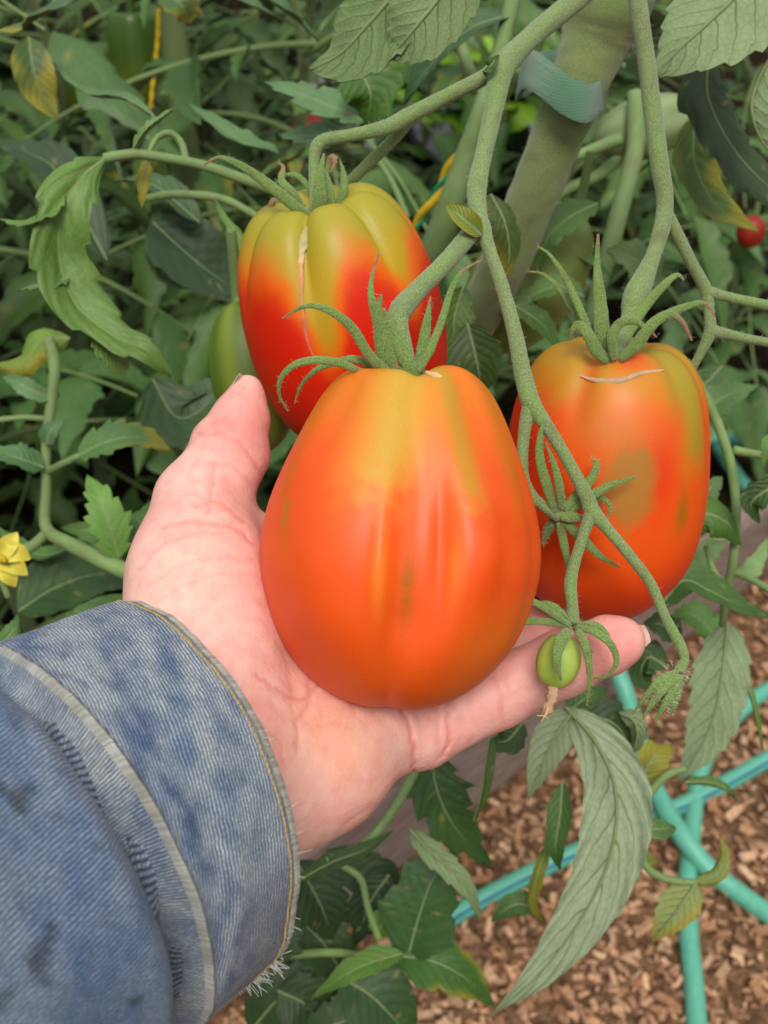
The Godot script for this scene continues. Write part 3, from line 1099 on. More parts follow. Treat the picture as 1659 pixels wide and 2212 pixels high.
		stem(g, h, r, 5.0, [S(100, 124, 72), S(108, 132, 80)])
		part("leaf_stalk", [g, mats.stalk, h, mats.hair], o, root)

	var front := Vector3(0, 0.25, 1)
	var back := Vector3(0, -0.2, -1)
	var dark := S(52, 74, 50)
	var mid := S(70, 98, 52)
	var blue := S(82, 112, 92)
	# hanging undersides along the top edge
	near_leaf(o, root, [[930, -120, 37], [850, -10, 37], [790, 60, 37.3], [735, 118, 37.8], [672, 152, 38.4]], 240, Vector3(0.1, -0.5, -1), {"fold": 0.12, "bite": 0.1, "under": S(108, 128, 84), "rows": 60, "cols": 16})
	near_leaf(o, root, [[1020, -110, 36.5], [960, -20, 36.3], [905, 50, 36.3], [868, 95, 36.6], [841, 126, 37]], 175, Vector3(-0.25, -0.4, -1), {"fold": 0.12, "bite": 0.1, "under": S(112, 130, 88), "rows": 60, "cols": 16})
	near_leaf(o, root, [[1700, -150, 40], [1610, -30, 39.6], [1530, 50, 39.4], [1470, 105, 39.5], [1415, 165, 40]], 245, Vector3(0.2, -0.4, -1), {"fold": 0.1, "bite": 0.12, "under": S(128, 146, 106), "rows": 60, "cols": 16})
	near_leaf(o, root, [[790, 262, 50], [720, 232, 50], [640, 200, 51], [562, 174, 52]], 120, Vector3(0, 0.7, 1), {"top": blue, "bite": 0.3, "teeth": 5.0, "fold": 0.1, "rows": 60})
	near_leaf(o, root, [[780, 262, 52], [720, 285, 52], [650, 295, 53], [600, 290, 54]], 100, Vector3(0, 0.5, 1), {"top": S(70, 100, 74), "bite": 0.3})
	near_leaf(o, root, [[760, 130, 49], [800, 200, 49], [790, 270, 50]], 160, front, {"top": S(58, 92, 42), "bite": 0.2})
	near_leaf(o, root, [[1110, 30, 52], [1020, 60, 52], [950, 120, 53], [900, 180, 54], [872, 225, 55]], 115, Vector3(-0.4, 0.6, 1), {"top": S(52, 80, 62), "fold": 0.35, "bite": 0.12})
	# the dark leaf with the yellow patch at the right edge
	near_leaf(o, root, [[1530, 120, 45], [1530, 215, 45], [1590, 330, 45.5], [1680, 420, 46], [1760, 470, 46]], 200, Vector3(0.3, 0.3, 1), {"top": S(46, 64, 46), "fold": 0.3, "curl": 0.4, "bite": 0.2, "rows": 50})
	near_leaf(o, root, [[1500, 250, 49], [1500, 350, 49.5], [1545, 440, 50], [1640, 500, 50.5]], 130, Vector3(0.2, 0.2, 1), {"top": S(64, 90, 44), "sick": 0.55, "bite": 0.12})
	near_leaf(o, root, [[1690, 90, 41], [1640, 170, 41], [1625, 240, 41], [1650, 310, 41.5], [1700, 360, 42]], 120, Vector3(0.9, -0.1, -0.6), {"under": S(128, 148, 108), "curl": -0.7, "fold": 0.5})
	near_leaf(o, root, [[1350, 140, 56], [1300, 130, 55], [1262, 118, 55]], 50, front, {"top": S(56, 78, 48)})
	near_leaf(o, root, [[1500, 240, 60], [1470, 300, 60], [1420, 340, 60], [1370, 380, 61]], 90, Vector3(0, 1, 0.6), {"top": S(90, 120, 84)})
	# the small bract at the fork
	near_leaf(o, root, [[1038, 508, 33.5], [1010, 482, 33.2], [985, 460, 33.2], [962, 441, 33.4]], 52, Vector3(-0.2, 0.3, 1), {"top": S(90, 118, 66), "sick": 0.6, "bite": 0.0, "fold": 0.45, "rows": 24, "cols": 8})
	near_leaf(o, root, [[1050, 160, 35.6], [1062, 140, 35.2], [1078, 118, 35.2]], 30, Vector3(0.2, 0.3, 1), {"top": S(66, 96, 56), "bite": 0.0, "fold": 0.5})
	near_leaf(o, root, [[1060, 420, 42], [1090, 480, 42], [1100, 550, 42.5], [1085, 610, 43]], 110, Vector3(0.3, 0.2, 1), {"top": S(62, 80, 44), "curl": 0.5, "sick": 0.3})
	# the big curled leaf at the left
	near_leaf(o, root, [[232, 338, 43.2], [175, 385, 42.6], [135, 460, 42.4], [128, 560, 42.8], [165, 660, 43], [250, 730, 43], [320, 760, 43], [374, 812, 43.5]], 215, Vector3(0.55, 0.35, 0.85), {"top": S(84, 112, 66), "under": S(116, 138, 94), "fold": 0.55, "curl": 0.35, "bite": 0.2, "rows": 70, "cols": 16, "peak": 0.8, "wave": 0.14})
	near_leaf(o, root, [[140, 420, 42.4], [100, 462, 42], [50, 482, 42], [-10, 472, 42.3]], 95, Vector3(-0.1, 0.9, 0.6), {"top": S(88, 116, 68), "bite": 0.3, "fold": 0.3, "curl": 0.3, "rows": 44})
	near_leaf(o, root, [[150, 600, 43], [110, 612, 42.5], [70, 620, 42.4], [35, 628, 42.8]], 66, Vector3(0, 0.8, 0.7), {"top": S(84, 114, 72), "bite": 0.4, "curl": 0.4})
	near_leaf(o, root, [[210, 700, 43.4], [232, 745, 43.4], [252, 780, 43.6], [270, 818, 44]], 80, Vector3(0.2, 0.4, 1), {"top": S(100, 126, 82), "bite": 0.2})
	near_leaf(o, root, [[332, 250, 47], [270, 212, 47], [205, 205, 48], [155, 180, 48], [123, 146, 48.5]], 60, Vector3(0.1, 0.8, 0.6), {"top": S(76, 104, 82), "fold": 0.5, "curl": 0.3, "bite": 0.15})
	near_leaf(o, root, [[288, 322, 43.6], [315, 285, 43.4], [345, 258, 43.4], [378, 233, 43.6]], 38, Vector3(-0.5, 0.5, 0.8), {"top": S(92, 120, 84), "bite": 0.3, "fold": 0.5})
	near_leaf(o, root, [[318, 345, 45.2], [308, 400, 45.2], [306, 450, 45.4]], 34, Vector3(0.4, 0.1, 1), {"top": S(150, 140, 50), "sick": 0.7})
	near_leaf(o, root, [[600, 330, 56], [530, 310, 56], [460, 265, 57], [400, 222, 58]], 78, Vector3(0, 0.9, 0.6), {"top": S(76, 106, 84), "fold": 0.3})
	near_leaf(o, root, [[440, 620, 58], [350, 590, 58], [335, 500, 58], [345, 440, 58.5]], 60, Vector3(0.4, 0.4, 1), {"top": S(60, 84, 60)})
	near_leaf(o, root, [[330, 480, 58], [400, 545, 58], [470, 600, 58.5], [540, 640, 59]], 190, Vector3(0.2, 0.55, 1), {"top": S(44, 64, 50), "bite": 0.08})
	near_leaf(o, root, [[540, 570, 45], [515, 510, 45], [485, 470, 45.2], [462, 425, 45.6]], 48, Vector3(0.6, 0.2, 0.8), {"top": S(90, 118, 74), "curl": 0.6, "fold": 0.5})
	near_leaf(o, root, [[230, 560, 60], [130, 380, 60], [60, 330, 60], [-20, 300, 61]], 110, Vector3(0.2, 0.7, 1), {"top": S(42, 62, 46), "bite": 0.08})
	near_leaf(o, root, [[430, 480, 57], [330, 400, 57], [240, 390, 58]], 90, Vector3(0, 0.8, 0.7), {"top": S(56, 80, 62)})
	# upper left corner
	near_leaf(o, root, [[200, -80, 50], [120, 0, 50], [60, 50, 51], [-20, 70, 51]], 130, Vector3(0.3, 0.8, 0.7), {"top": S(58, 84, 66), "sick": 0.45, "curl": 0.3})
	near_leaf(o, root, [[62, 80, 62], [72, 150, 62], [92, 210, 62.5], [125, 262, 63]], 92, Vector3(0.3, 0.1, 1), {"top": S(56, 78, 40), "sick": 0.55, "bite": 0.05})
	near_leaf(o, root, [[430, -20, 66], [500, -10, 66], [560, 20, 66], [650, 60, 67]], 70, Vector3(0, 0.9, 0.6), {"top": S(64, 92, 70)})
	near_leaf(o, root, [[560, -20, 58], [610, 20, 58], [650, 50, 58.5], [690, 92, 59]], 54, Vector3(0, 0.9, 0.6), {"top": S(68, 96, 74), "fold": 0.4})
	near_leaf(o, root, [[340, -30, 70], [390, 10, 70], [410, 50, 71]], 90, front, {"top": S(60, 86, 60), "sick": 0.7})
	# left of the thumb
	near_leaf(o, root, [[170, 985, 50.5], [230, 955, 50], [300, 945, 50], [372, 972, 50.5]], 120, Vector3(0.1, 0.7, 0.9), {"top": S(74, 106, 72), "sick": 0.42, "bite": 0.25, "rows": 50})
	near_leaf(o, root, [[258, 1205, 50], [238, 1140, 49.5], [215, 1080, 49.5], [188, 1025, 50]], 112, Vector3(0.1, 0.5, 1), {"top": S(92, 130, 78), "bite": 0.3, "rows": 50})
	near_leaf(o, root, [[250, 1190, 52], [200, 1150, 52], [130, 1140, 52.5]], 60, front, {"top": S(70, 100, 62)})
	near_leaf(o, root, [[265, 1190, 52], [310, 1130, 52], [330, 1080, 53]], 80, front, {"top": S(66, 96, 60)})
	near_leaf(o, root, [[150, 730, 53], [90, 735, 52.5], [50, 780, 52.5], [-20, 790, 53]], 130, Vector3(-0.2, 0.5, 1), {"top": S(92, 116, 56), "curl": 0.6, "sick": 0.3})
	near_leaf(o, root, [[112, 860, 52], [70, 845, 51.5], [35, 825, 51.5], [5, 812, 52]], 50, front, {"top": S(84, 116, 96)})
	near_leaf(o, root, [[100, 960, 51.5], [110, 930, 51.2], [140, 905, 51.4]], 50, front, {"top": S(78, 108, 92)})
	near_leaf(o, root, [[95, 1010, 51.5], [40, 990, 51], [-30, 970, 51.3]], 88, Vector3(0.1, 0.7, 0.8), {"top": S(72, 104, 82)})
	near_leaf(o, root, [[330, 820, 56], [380, 900, 56], [440, 880, 56.5], [520, 780, 57]], 190, Vector3(0.2, 0.5, 1), {"top": S(48, 70, 50), "bite": 0.2})
	near_leaf(o, root, [[40, 1320, 55], [120, 1270, 55], [220, 1240, 55.5], [330, 1260, 56]], 170, Vector3(0, 0.7, 0.9), {"top": S(48, 72, 46), "bite": 0.06})
	near_leaf(o, root, [[330, 1330, 50], [240, 1330, 50], [150, 1365, 50], [60, 1420, 50.5]], 110, Vector3(0.2, 0.9, 0.6), {"top": S(62, 90, 52), "bite": 0.05})
	near_leaf(o, root, [[-60, 1420, 44], [-5, 1395, 43.5], [28, 1362, 43.5], [38, 1326, 44]], 70, Vector3(0.5, 0.4, 0.8), {"top": S(76, 106, 70), "curl": 0.5})
	near_leaf(o, root, [[160, 1180, 55], [90, 1200, 55], [30, 1170, 55.5], [-20, 1130, 56]], 46, Vector3(0, 0.8, 0.7), {"top": S(70, 100, 58)})
	# between the tomatoes
	near_leaf(o, root, [[1010, 700, 45], [1030, 780, 45], [1045, 860, 45.5]], 130, Vector3(-0.3, 0.2, 1), {"top": S(54, 74, 46)})
	near_leaf(o, root, [[1000, 620, 47], [980, 700, 47], [990, 790, 47.5]], 90, Vector3(0.4, 0.2, 1), {"top": S(74, 98, 54)})
	near_leaf(o, root, [[1090, 530, 52], [1180, 520, 52], [1270, 560, 52.5], [1330, 600, 53]], 60, Vector3(0, 0.6, 0.8), {"top": S(62, 94, 48)})
	near_leaf(o, root, [[1420, 620, 54], [1370, 560, 54], [1310, 540, 54.5]], 110, Vector3(0.2, 0.4, 1), {"top": S(84, 106, 76)})
	near_leaf(o, root, [[1290, 440, 50], [1230, 470, 49.5], [1180, 520, 49.5], [1160, 590, 50]], 100, Vector3(-0.2, 0.4, 1), {"top": S(70, 98, 56), "bite": 0.25})
	near_leaf(o, root, [[1060, 640, 50], [1110, 660, 49.6], [1170, 700, 49.8], [1215, 760, 50.4]], 90, Vector3(0.1, 0.5, 1), {"top": S(62, 90, 50), "bite": 0.25})
	near_leaf(o, root, [[1260, 640, 50], [1210, 620, 49.6], [1150, 640, 49.8], [1100, 700, 50.4]], 80, Vector3(0.1, 0.6, 0.9), {"top": S(80, 108, 70), "bite": 0.25})
	# dark cover beside the sleeve
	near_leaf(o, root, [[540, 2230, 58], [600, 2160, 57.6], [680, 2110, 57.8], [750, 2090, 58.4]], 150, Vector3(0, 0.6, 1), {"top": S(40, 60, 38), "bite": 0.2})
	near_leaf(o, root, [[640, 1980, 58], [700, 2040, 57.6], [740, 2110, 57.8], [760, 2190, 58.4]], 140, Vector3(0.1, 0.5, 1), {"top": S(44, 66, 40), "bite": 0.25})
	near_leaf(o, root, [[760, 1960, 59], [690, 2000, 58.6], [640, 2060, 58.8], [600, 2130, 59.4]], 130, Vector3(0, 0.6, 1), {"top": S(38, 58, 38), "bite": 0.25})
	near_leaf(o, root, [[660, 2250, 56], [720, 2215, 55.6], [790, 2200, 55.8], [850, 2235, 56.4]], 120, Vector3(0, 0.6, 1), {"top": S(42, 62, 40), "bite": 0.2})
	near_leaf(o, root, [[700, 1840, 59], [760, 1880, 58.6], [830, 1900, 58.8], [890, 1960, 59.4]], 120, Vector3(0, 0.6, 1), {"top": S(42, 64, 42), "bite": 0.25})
	# the long curved underside below the fingers
	near_leaf(o, root, [[1222, 1528, 46], [1285, 1600, 45.5], [1326, 1690, 45.2], [1330, 1790, 45.2], [1298, 1905, 45.6], [1232, 2020, 46.2], [1150, 2120, 47], [1062, 2194, 48]], 168, Vector3(0.15, -0.15, -1), {"under": S(150, 164, 136), "puff": 0.05, "fold": 0.22, "curl": 0.25, "bite": 0.05, "rows": 90, "cols": 18, "peak": 0.75, "teeth": 9.0, "wave": 0.22})
	near_leaf(o, root, [[1238, 1535, 46], [1200, 1590, 45.7], [1170, 1655, 45.6], [1142, 1728, 46]], 92, Vector3(-0.2, -0.1, -1), {"under": S(140, 154, 124), "puff": 0.03, "fold": 0.2, "bite": 0.04, "rows": 44})
	near_leaf(o, root, [[1215, 1690, 47.5], [1210, 1760, 47.2], [1200, 1830, 47.2], [1210, 1880, 47.5]], 64, Vector3(-0.4, 0.2, 1), {"top": S(56, 86, 46)})
	near_leaf(o, root, [[1260, 1545, 47.5], [1320, 1560, 47.5], [1350, 1600, 48], [1330, 1650, 48.5]], 110, Vector3(0.3, 0.5, 1), {"top": S(44, 62, 42)})
	near_leaf(o, root, [[1340, 1540, 47.5], [1372, 1560, 47], [1375, 1600, 47.2], [1350, 1640, 48]], 46, Vector3(0.6, -0.2, -0.7), {"under": S(132, 148, 114)})
	near_leaf(o, root, [[1225, 1540, 48], [1270, 1505, 48], [1310, 1490, 48.5]], 80, Vector3(0, 0.8, 0.8), {"top": S(60, 90, 52)})
	# the serrated underside near the right edge
	near_leaf(o, root, [[1572, 1345, 50], [1562, 1440, 49.7], [1545, 1540, 49.7], [1510, 1620, 50], [1462, 1688, 50.5]], 128, Vector3(0.25, -0.1, -1), {"under": S(134, 152, 118), "puff": 0.025, "bite": 0.15, "fold": 0.15, "rows": 60, "cols": 14, "teeth": 8.0})
	near_leaf(o, root, [[1592, 1430, 52], [1625, 1510, 52], [1640, 1580, 52.5], [1648, 1620, 53]], 26, Vector3(0.6, 0.3, 0.8), {"top": S(84, 118, 64)})
	near_leaf(o, root, [[1440, 1440, 51], [1400, 1420, 51], [1385, 1460, 51.5], [1420, 1500, 52]], 80, front, {"top": S(52, 76, 50)})
	near_leaf(o, root, [[1560, 1390, 53], [1500, 1330, 53], [1450, 1330, 53.5]], 90, Vector3(0, 0.6, 0.9), {"top": S(76, 112, 66), "bite": 0.35})
	near_leaf(o, root, [[1480, 1690, 49], [1530, 1690, 49], [1570, 1705, 49], [1592, 1732, 49.5]], 36, Vector3(0, 0.9, 0.6), {"top": S(72, 100, 54)})
	near_leaf(o, root, [[1375, 1700, 49], [1410, 1640, 49], [1450, 1610, 49.5]], 96, Vector3(0.2, 0.4, 1), {"top": S(92, 104, 46), "sick": 1.0})
	near_leaf(o, root, [[1372, 1770, 48], [1405, 1790, 47.6], [1440, 1790, 47.8], [1458, 1785, 48]], 58, Vector3(0, 0.6, 0.9), {"top": S(72, 100, 64)})
	near_leaf(o, root, [[1350, 1840, 49], [1385, 1850, 49], [1420, 1862, 49.5]], 64, Vector3(0, 0.7, 0.9), {"top": S(78, 108, 58), "sick": 0.4})
	near_leaf(o, root, [[1505, 1906, 48], [1475, 1950, 47.8], [1440, 1995, 48], [1408, 2032, 48.5]], 92, Vector3(0.2, -0.1, -1), {"under": S(142, 152, 96), "sick": 0.35, "bite": 0.15})
	near_leaf(o, root, [[1500, 1904, 48], [1545, 1890, 47.7], [1565, 1850, 47.8], [1552, 1800, 48.2]], 50, Vector3(-0.5, 0.4, 0.8), {"top": S(110, 122, 76), "sick": 0.7, "curl": 0.6})
	near_leaf(o, root, [[1180, 1830, 49.5], [1160, 1890, 49.5], [1150, 1950, 50], [1175, 1995, 50.5]], 40, Vector3(0.4, 0.3, 1), {"top": S(98, 112, 52), "sick": 0.6})
	near_leaf(o, root, [[1160, 1960, 52], [1110, 1955, 52], [1060, 1990, 52.5]], 64, Vector3(0, 0.7, 0.9), {"top": S(64, 92, 58)})
	near_leaf(o, root, [[1130, 1560, 48], [1095, 1600, 48], [1060, 1600, 48.5]], 80, Vector3(0, 0.5, 1), {"top": S(48, 70, 44)})
	near_leaf(o, root, [[1060, 1590, 46.5], [1052, 1650, 46.3], [1042, 1715, 46.3], [1024, 1774, 46.6]], 34, Vector3(0.7, 0.1, 0.7), {"top": S(58, 84, 46), "fold": 0.7, "bite": 0.05})
	# dark leaves at the bottom between sleeve and hose
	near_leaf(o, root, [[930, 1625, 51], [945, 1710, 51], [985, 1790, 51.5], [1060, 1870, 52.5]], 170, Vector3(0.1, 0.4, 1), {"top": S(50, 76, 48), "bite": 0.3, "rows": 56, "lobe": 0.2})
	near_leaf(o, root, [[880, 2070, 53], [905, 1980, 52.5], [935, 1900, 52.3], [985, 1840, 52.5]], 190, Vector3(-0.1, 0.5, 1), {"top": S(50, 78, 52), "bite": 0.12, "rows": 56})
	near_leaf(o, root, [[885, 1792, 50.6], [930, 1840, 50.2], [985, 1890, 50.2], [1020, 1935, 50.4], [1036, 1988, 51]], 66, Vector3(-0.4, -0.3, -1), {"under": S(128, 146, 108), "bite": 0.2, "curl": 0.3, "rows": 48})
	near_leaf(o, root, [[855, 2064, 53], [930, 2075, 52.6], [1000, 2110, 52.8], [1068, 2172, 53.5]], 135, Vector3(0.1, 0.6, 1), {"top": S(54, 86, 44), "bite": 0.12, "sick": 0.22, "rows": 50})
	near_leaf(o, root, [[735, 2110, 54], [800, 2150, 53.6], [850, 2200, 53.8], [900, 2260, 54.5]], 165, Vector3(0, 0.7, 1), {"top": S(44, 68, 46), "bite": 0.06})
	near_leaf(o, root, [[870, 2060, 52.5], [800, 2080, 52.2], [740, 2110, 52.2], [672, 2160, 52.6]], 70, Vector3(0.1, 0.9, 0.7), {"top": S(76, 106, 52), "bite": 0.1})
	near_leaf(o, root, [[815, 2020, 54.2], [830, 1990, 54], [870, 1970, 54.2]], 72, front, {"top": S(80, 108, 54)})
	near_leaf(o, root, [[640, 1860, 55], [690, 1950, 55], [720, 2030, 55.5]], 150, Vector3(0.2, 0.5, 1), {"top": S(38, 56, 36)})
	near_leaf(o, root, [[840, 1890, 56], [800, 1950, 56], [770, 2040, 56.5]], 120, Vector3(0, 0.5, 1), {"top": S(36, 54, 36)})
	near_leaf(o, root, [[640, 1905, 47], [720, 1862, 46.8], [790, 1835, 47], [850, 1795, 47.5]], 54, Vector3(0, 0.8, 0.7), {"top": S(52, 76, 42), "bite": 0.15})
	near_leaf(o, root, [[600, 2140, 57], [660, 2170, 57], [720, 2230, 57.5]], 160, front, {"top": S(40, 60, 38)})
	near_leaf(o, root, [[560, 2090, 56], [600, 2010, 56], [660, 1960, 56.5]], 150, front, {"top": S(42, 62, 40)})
	# right of the right tomato
	near_leaf(o, root, [[1470, 1140, 46], [1520, 1110, 45.7], [1570, 1130, 45.8], [1600, 1178, 46.3]], 110, Vector3(0.1, 0.4, 1), {"top": S(62, 92, 44), "bite": 0.04, "fold": 0.1, "curl": 0.4})
	near_leaf(o, root, [[1425, 1310, 45.5], [1475, 1255, 45.2], [1530, 1275, 45.3], [1600, 1310, 45.6], [1690, 1340, 46]], 92, Vector3(0, 0.7, 0.9), {"top": S(58, 86, 50), "fold": 0.4, "bite": 0.08})
	near_leaf(o, root, [[1700, 1040, 44], [1655, 1060, 44], [1622, 1090, 44.3], [1640, 1130, 44.6]], 74, front, {"top": S(46, 70, 44)})
	near_leaf(o, root, [[1690, 930, 44], [1660, 960, 44], [1648, 1010, 44.3]], 40, front, {"top": S(90, 126, 70)})
	near_leaf(o, root, [[1500, 1110, 52], [1530, 1060, 52], [1560, 1030, 52.5]], 60, front, {"top": S(88, 112, 84)})
	near_leaf(o, root, [[1500, 1240, 52], [1530, 1190, 52], [1570, 1170, 52.5]], 60, front, {"top": S(98, 124, 96)})
	near_leaf(o, root, [[1600, 1250, 50], [1630, 1220, 50], [1660, 1160, 50.5]], 50, front, {"top": S(110, 136, 108)})
	near_leaf(o, root, [[1470, 1380, 50], [1430, 1350, 49.8], [1390, 1345, 50]], 70, front, {"top": S(46, 70, 42)})
	near_leaf(o, root, [[1520, 900, 58], [1560, 860, 58], [1640, 830, 58.5]], 90, Vector3(0, 0.6, 1), {"top": S(70, 98, 62)})
	near_leaf(o, root, [[1560, 790, 60], [1500, 860, 60], [1480, 920, 60.5]], 70, front, {"top": S(62, 88, 64)})
	# the flower and bud sepals at the left edge
	var at := V(-10, 1200, 46)
	var fl := thing("tomato_flower", "yellow tomato blossom cut by the left edge above the sleeve", "flower", at)
	for q in [[66, 1208, -30, 52], [60, 1242, -10, 48], [38, 1150, 10, 50], [34, 1268, 0, 46], [-60, 1160, 0, 36], [-70, 1230, 0, 36]]:
		var t := Geo.new()
		var u := Geo.new()
		leaf(t, u, [V(-6, 1205, 46), V((q[0] - 6) * 0.5, (q[1] + 1205) * 0.5 + q[2] * 0.4, 45.4), V(q[0], q[1], 45.8)], q[3] / F * 0.46, W(Vector3(0.2, 0.3, 1)), {"rows": 16, "cols": 6, "bite": 0.0, "top": S(186, 180, 84), "under": S(190, 186, 100), "fold": 0.4})
		part("petal", [t, mats.petal, u, mats.petal], fl, at)
	g = Geo.new()
	tube(g, bend([V(-6, 1205, 46), V(0, 1240, 45.9), V(18, 1290, 46)], 10), [0.0022, 0.0014], 8, [S(104, 128, 74)])
	part("flower_stalk", [g, mats.stalk], fl, at)
	g = Geo.new()
	tube(g, [V(-4, 1205, 45.8), V(4, 1208, 45.2), V(12, 1212, 44.7)], [0.0022, 0.0018, 0.0006], 10, [S(196, 168, 40)])
	part("anther_cone", [g, mats.petal], fl, at)


func scar(parent: Node3D, at: Vector3, list: Array, cols: Array, widths: Array, called: String, on: Geo) -> void:
	# a healed crack lying on the skin of the fruit
	var inv := eye_frame.affine_inverse()
	var way := []
	for q in list:
		way.append(Vector2(q[0], q[1]))
	way = bend(way, 24)
	var pts := []
	var deep := []
	for q in way:
		var best := 1e9
		var d := 30.0
		for p in on.v:
			var e := inv * p
			var far: float = absf(829.5 - e.x / e.z * F - q.x) + absf(1106.0 + e.y / e.z * F - q.y)
			if far < 22.0:
				far += -e.z * 2000.0
				if far < best:
					best = far
					d = -e.z * 100.0
		deep.append(d)
	for k in deep.size():
		var sum := 0.0
		for m in range(-2, 3):
			sum += deep[clampi(k + m, 0, deep.size() - 1)]
		pts.append(V(way[k].x, way[k].y, sum / 5.0 + (-0.03 if called == "crack" else -0.012)))
	var g := Geo.new()
	tube(g, bend(pts, 40), widths, 10, cols, 0.45, W(Vector3(0, 0.2, 1)), 0.3)
	part(called, [g, mats.pale_scar], parent, at)


func build_tomatoes() -> void:
	# --- the large pear-shaped tomato lying in the hand
	var c1 := V(866, 1160, 31)
	var t1 := thing("tomato", "largest orange tomato, pear shaped, resting in the palm in front", "tomato", c1, "ripening tomatoes on the vine")
	var prof := []
	for q in [[0.05, 4.05], [0.5, 4.15], [1.05, 4.5], [1.75, 4.62], [2.40, 4.0], [3.02, 2.75], [3.52, 1.6], [3.86, 0.5], [3.98, -0.6], [3.80, -1.7], [3.40, -2.8], [2.62, -3.85], [1.75, -4.48], [0.95, -4.74], [0.3, -4.62], [0.02, -4.45]]:
		prof.append(Vector3(q[0], q[1], 0))
	var dent1 := func(phi: float, y: float) -> Vector2:
		var top := smooth(1.0, 4.2, y)
		var d := -0.055 * top * bell(phi - 0.02, 0.16) - 0.06 * top * bell(phi - 0.62, 0.18) - 0.05 * top * bell(phi + 0.75, 0.2) - 0.03 * top * bell(absf(phi) - 2.0, 0.3)
		var body := smooth(-3.6, -1.6, y) * smooth(3.6, 1.2, y)
		d += body * (0.055 * bell(phi + 0.50, 0.28) - 0.095 * bell(phi - 0.10, 0.18) + 0.050 * bell(phi + 0.13, 0.05) * bell(y + 0.7, 1.7) - 0.022 * bell(phi + 0.03, 0.05) * bell(y + 0.5, 2.0))
		d += -0.075 * bell(phi - 0.28, 0.065) * bell(y - 0.1, 1.6) + 0.065 * bell(phi - 0.52, 0.17) * bell(y - 0.2, 2.0)
		d += -0.045 * bell(phi + 0.05, 0.09) * smooth(-0.8, -3.6, y) * 1.4 + 0.02 * smooth(-1.0, -3.0, y) * (bell(phi - 0.3, 0.2) + bell(phi + 0.4, 0.2))
		d += -0.02 * bell(absf(phi + 0.1) - 1.25, 0.12) * body
		return Vector2(d, -0.18 * bell(phi - 0.1, 0.2) * top + 0.22 * bell(phi - 0.75, 0.45) * top - 0.08 * bell(phi + 0.08, 0.4) * smooth(-3.6, -4.6, y) * -1.0)
	var paint1 := func(phi: float, y: float, p: Vector3) -> Color:
		var n := lump.get_noise_3dv(p * 3000.0)
		var m := lump.get_noise_3dv(p * 9000.0)
		var col := S(236, 90, 24)
		col = col.lerp(S(222, 66, 6), clampf(0.35 + 0.6 * n, 0, 1) * 0.7 * smooth(0.25, 0.9, absf(phi + 0.1)))
		col = col.lerp(S(216, 126, 18), smooth(2.0, 4.4, y + 0.5 * n + 0.4 * absf(phi)) * 0.75)
		var gp := S(192, 164, 56)
		col = col.lerp(gp, bell(phi + 0.24 - 0.03 * y, 0.20 + 0.05 * y) * smooth(0.4, 2.2, y + 0.6 * m) * 0.85)
		col = col.lerp(S(170, 144, 36), bell(phi - 0.50 + 0.02 * y, 0.12) * smooth(0.6, 1.8, y + 0.8 * m) * 0.75)
		col = col.lerp(S(196, 120, 20), bell(phi - 1.0, 0.16) * smooth(0.2, 2.0, y) * 0.6)
		col = col.lerp(S(246, 134, 36), bell(phi + 0.13, 0.05) * bell(y + 0.7, 1.1) * 0.75)
		col = col.lerp(S(246, 134, 40), bell(phi - 0.36, 0.035) * bell(y + 0.4, 0.9) * 0.7)
		col = col.lerp(S(226, 130, 40), smooth(0.25, 0.7, phi) * smooth(-0.6, -2.6, y) * 0.5)
		col = col.lerp(S(138, 104, 14), bell(phi - 0.05, 0.055) * bell(y + 1.0, 0.95) * 0.75 * clampf(0.8 + m, 0, 1))
		col = col.lerp(S(176, 116, 14), bell(phi + 0.90 + 0.1 * y, 0.09) * bell(y - 1.0, 1.2) * clampf(0.5 + 1.5 * m, 0, 1))
		col = col.lerp(S(230, 100, 26), smooth(-2.0, -4.0, y) * 0.5)
		return col
	var g := Geo.new()
	fruit(g, c1, Vector3(0.066, 1, 0.06), prof, 160, 120, dent1, paint1)
	part("fruit", [g, mats.tomato_skin], t1, c1)
	scar(t1, c1, [[920, 803, 28.4], [940, 811, 28.15], [955, 814, 28.2]], [S(196, 168, 120)], [0.0004, 0.0009, 0.0003], "skin_scar", g)
	g = Geo.new()
	tube(g, [V(868, 806, 31.0), V(884, 806, 30.9), V(902, 804, 31.1)], [0.004, 0.005, 0.004], 12, [S(98, 122, 62)], 0.7)
	sepals(part("calyx", [g, mats.stem], t1, c1), c1, c1, [
		[27, 0.06, 850, 812, 30.2, 800, 770, 29.7, 758, 705, 29.3, 705, 668, 29.2, 658, 662, 29.4, 610, 688, 29.7],
		[22, 0.10, 800, 815, 30.0, 745, 788, 29.4, 690, 778, 29.0, 640, 786, 28.9, 608, 815, 29.0, 603, 852, 29.2, 622, 888, 29.5],
		[22, 0.08, 815, 808, 30.6, 780, 780, 30.2, 745, 778, 30.0, 690, 795, 30.0, 652, 830, 30.2, 636, 872, 30.4],
		[48, 0.05, 850, 806, 30.5, 832, 760, 30.2, 822, 710, 30.0, 816, 670, 29.9, 824, 636, 29.9],
		[22, 0.25, 838, 790, 31.0, 812, 690, 30.8, 802, 640, 30.7, 803, 600, 30.8, 818, 548, 31.0],
		[40, 0.0, 890, 802, 30.7, 865, 755, 30.7, 842, 700, 30.8, 828, 665, 31.0],
		[34, 0.20, 905, 800, 31.0, 915, 745, 31.0, 923, 690, 31.1, 930, 640, 31.3],
		[22, 0.22, 905, 802, 30.6, 930, 755, 30.5, 955, 690, 30.6, 975, 625, 30.8, 1000, 585, 31.0, 1040, 562, 31.3],
	], Vector3(0, 0.1, 1))

	# --- the red one behind at the left
	var c2 := V(743, 692, 38)
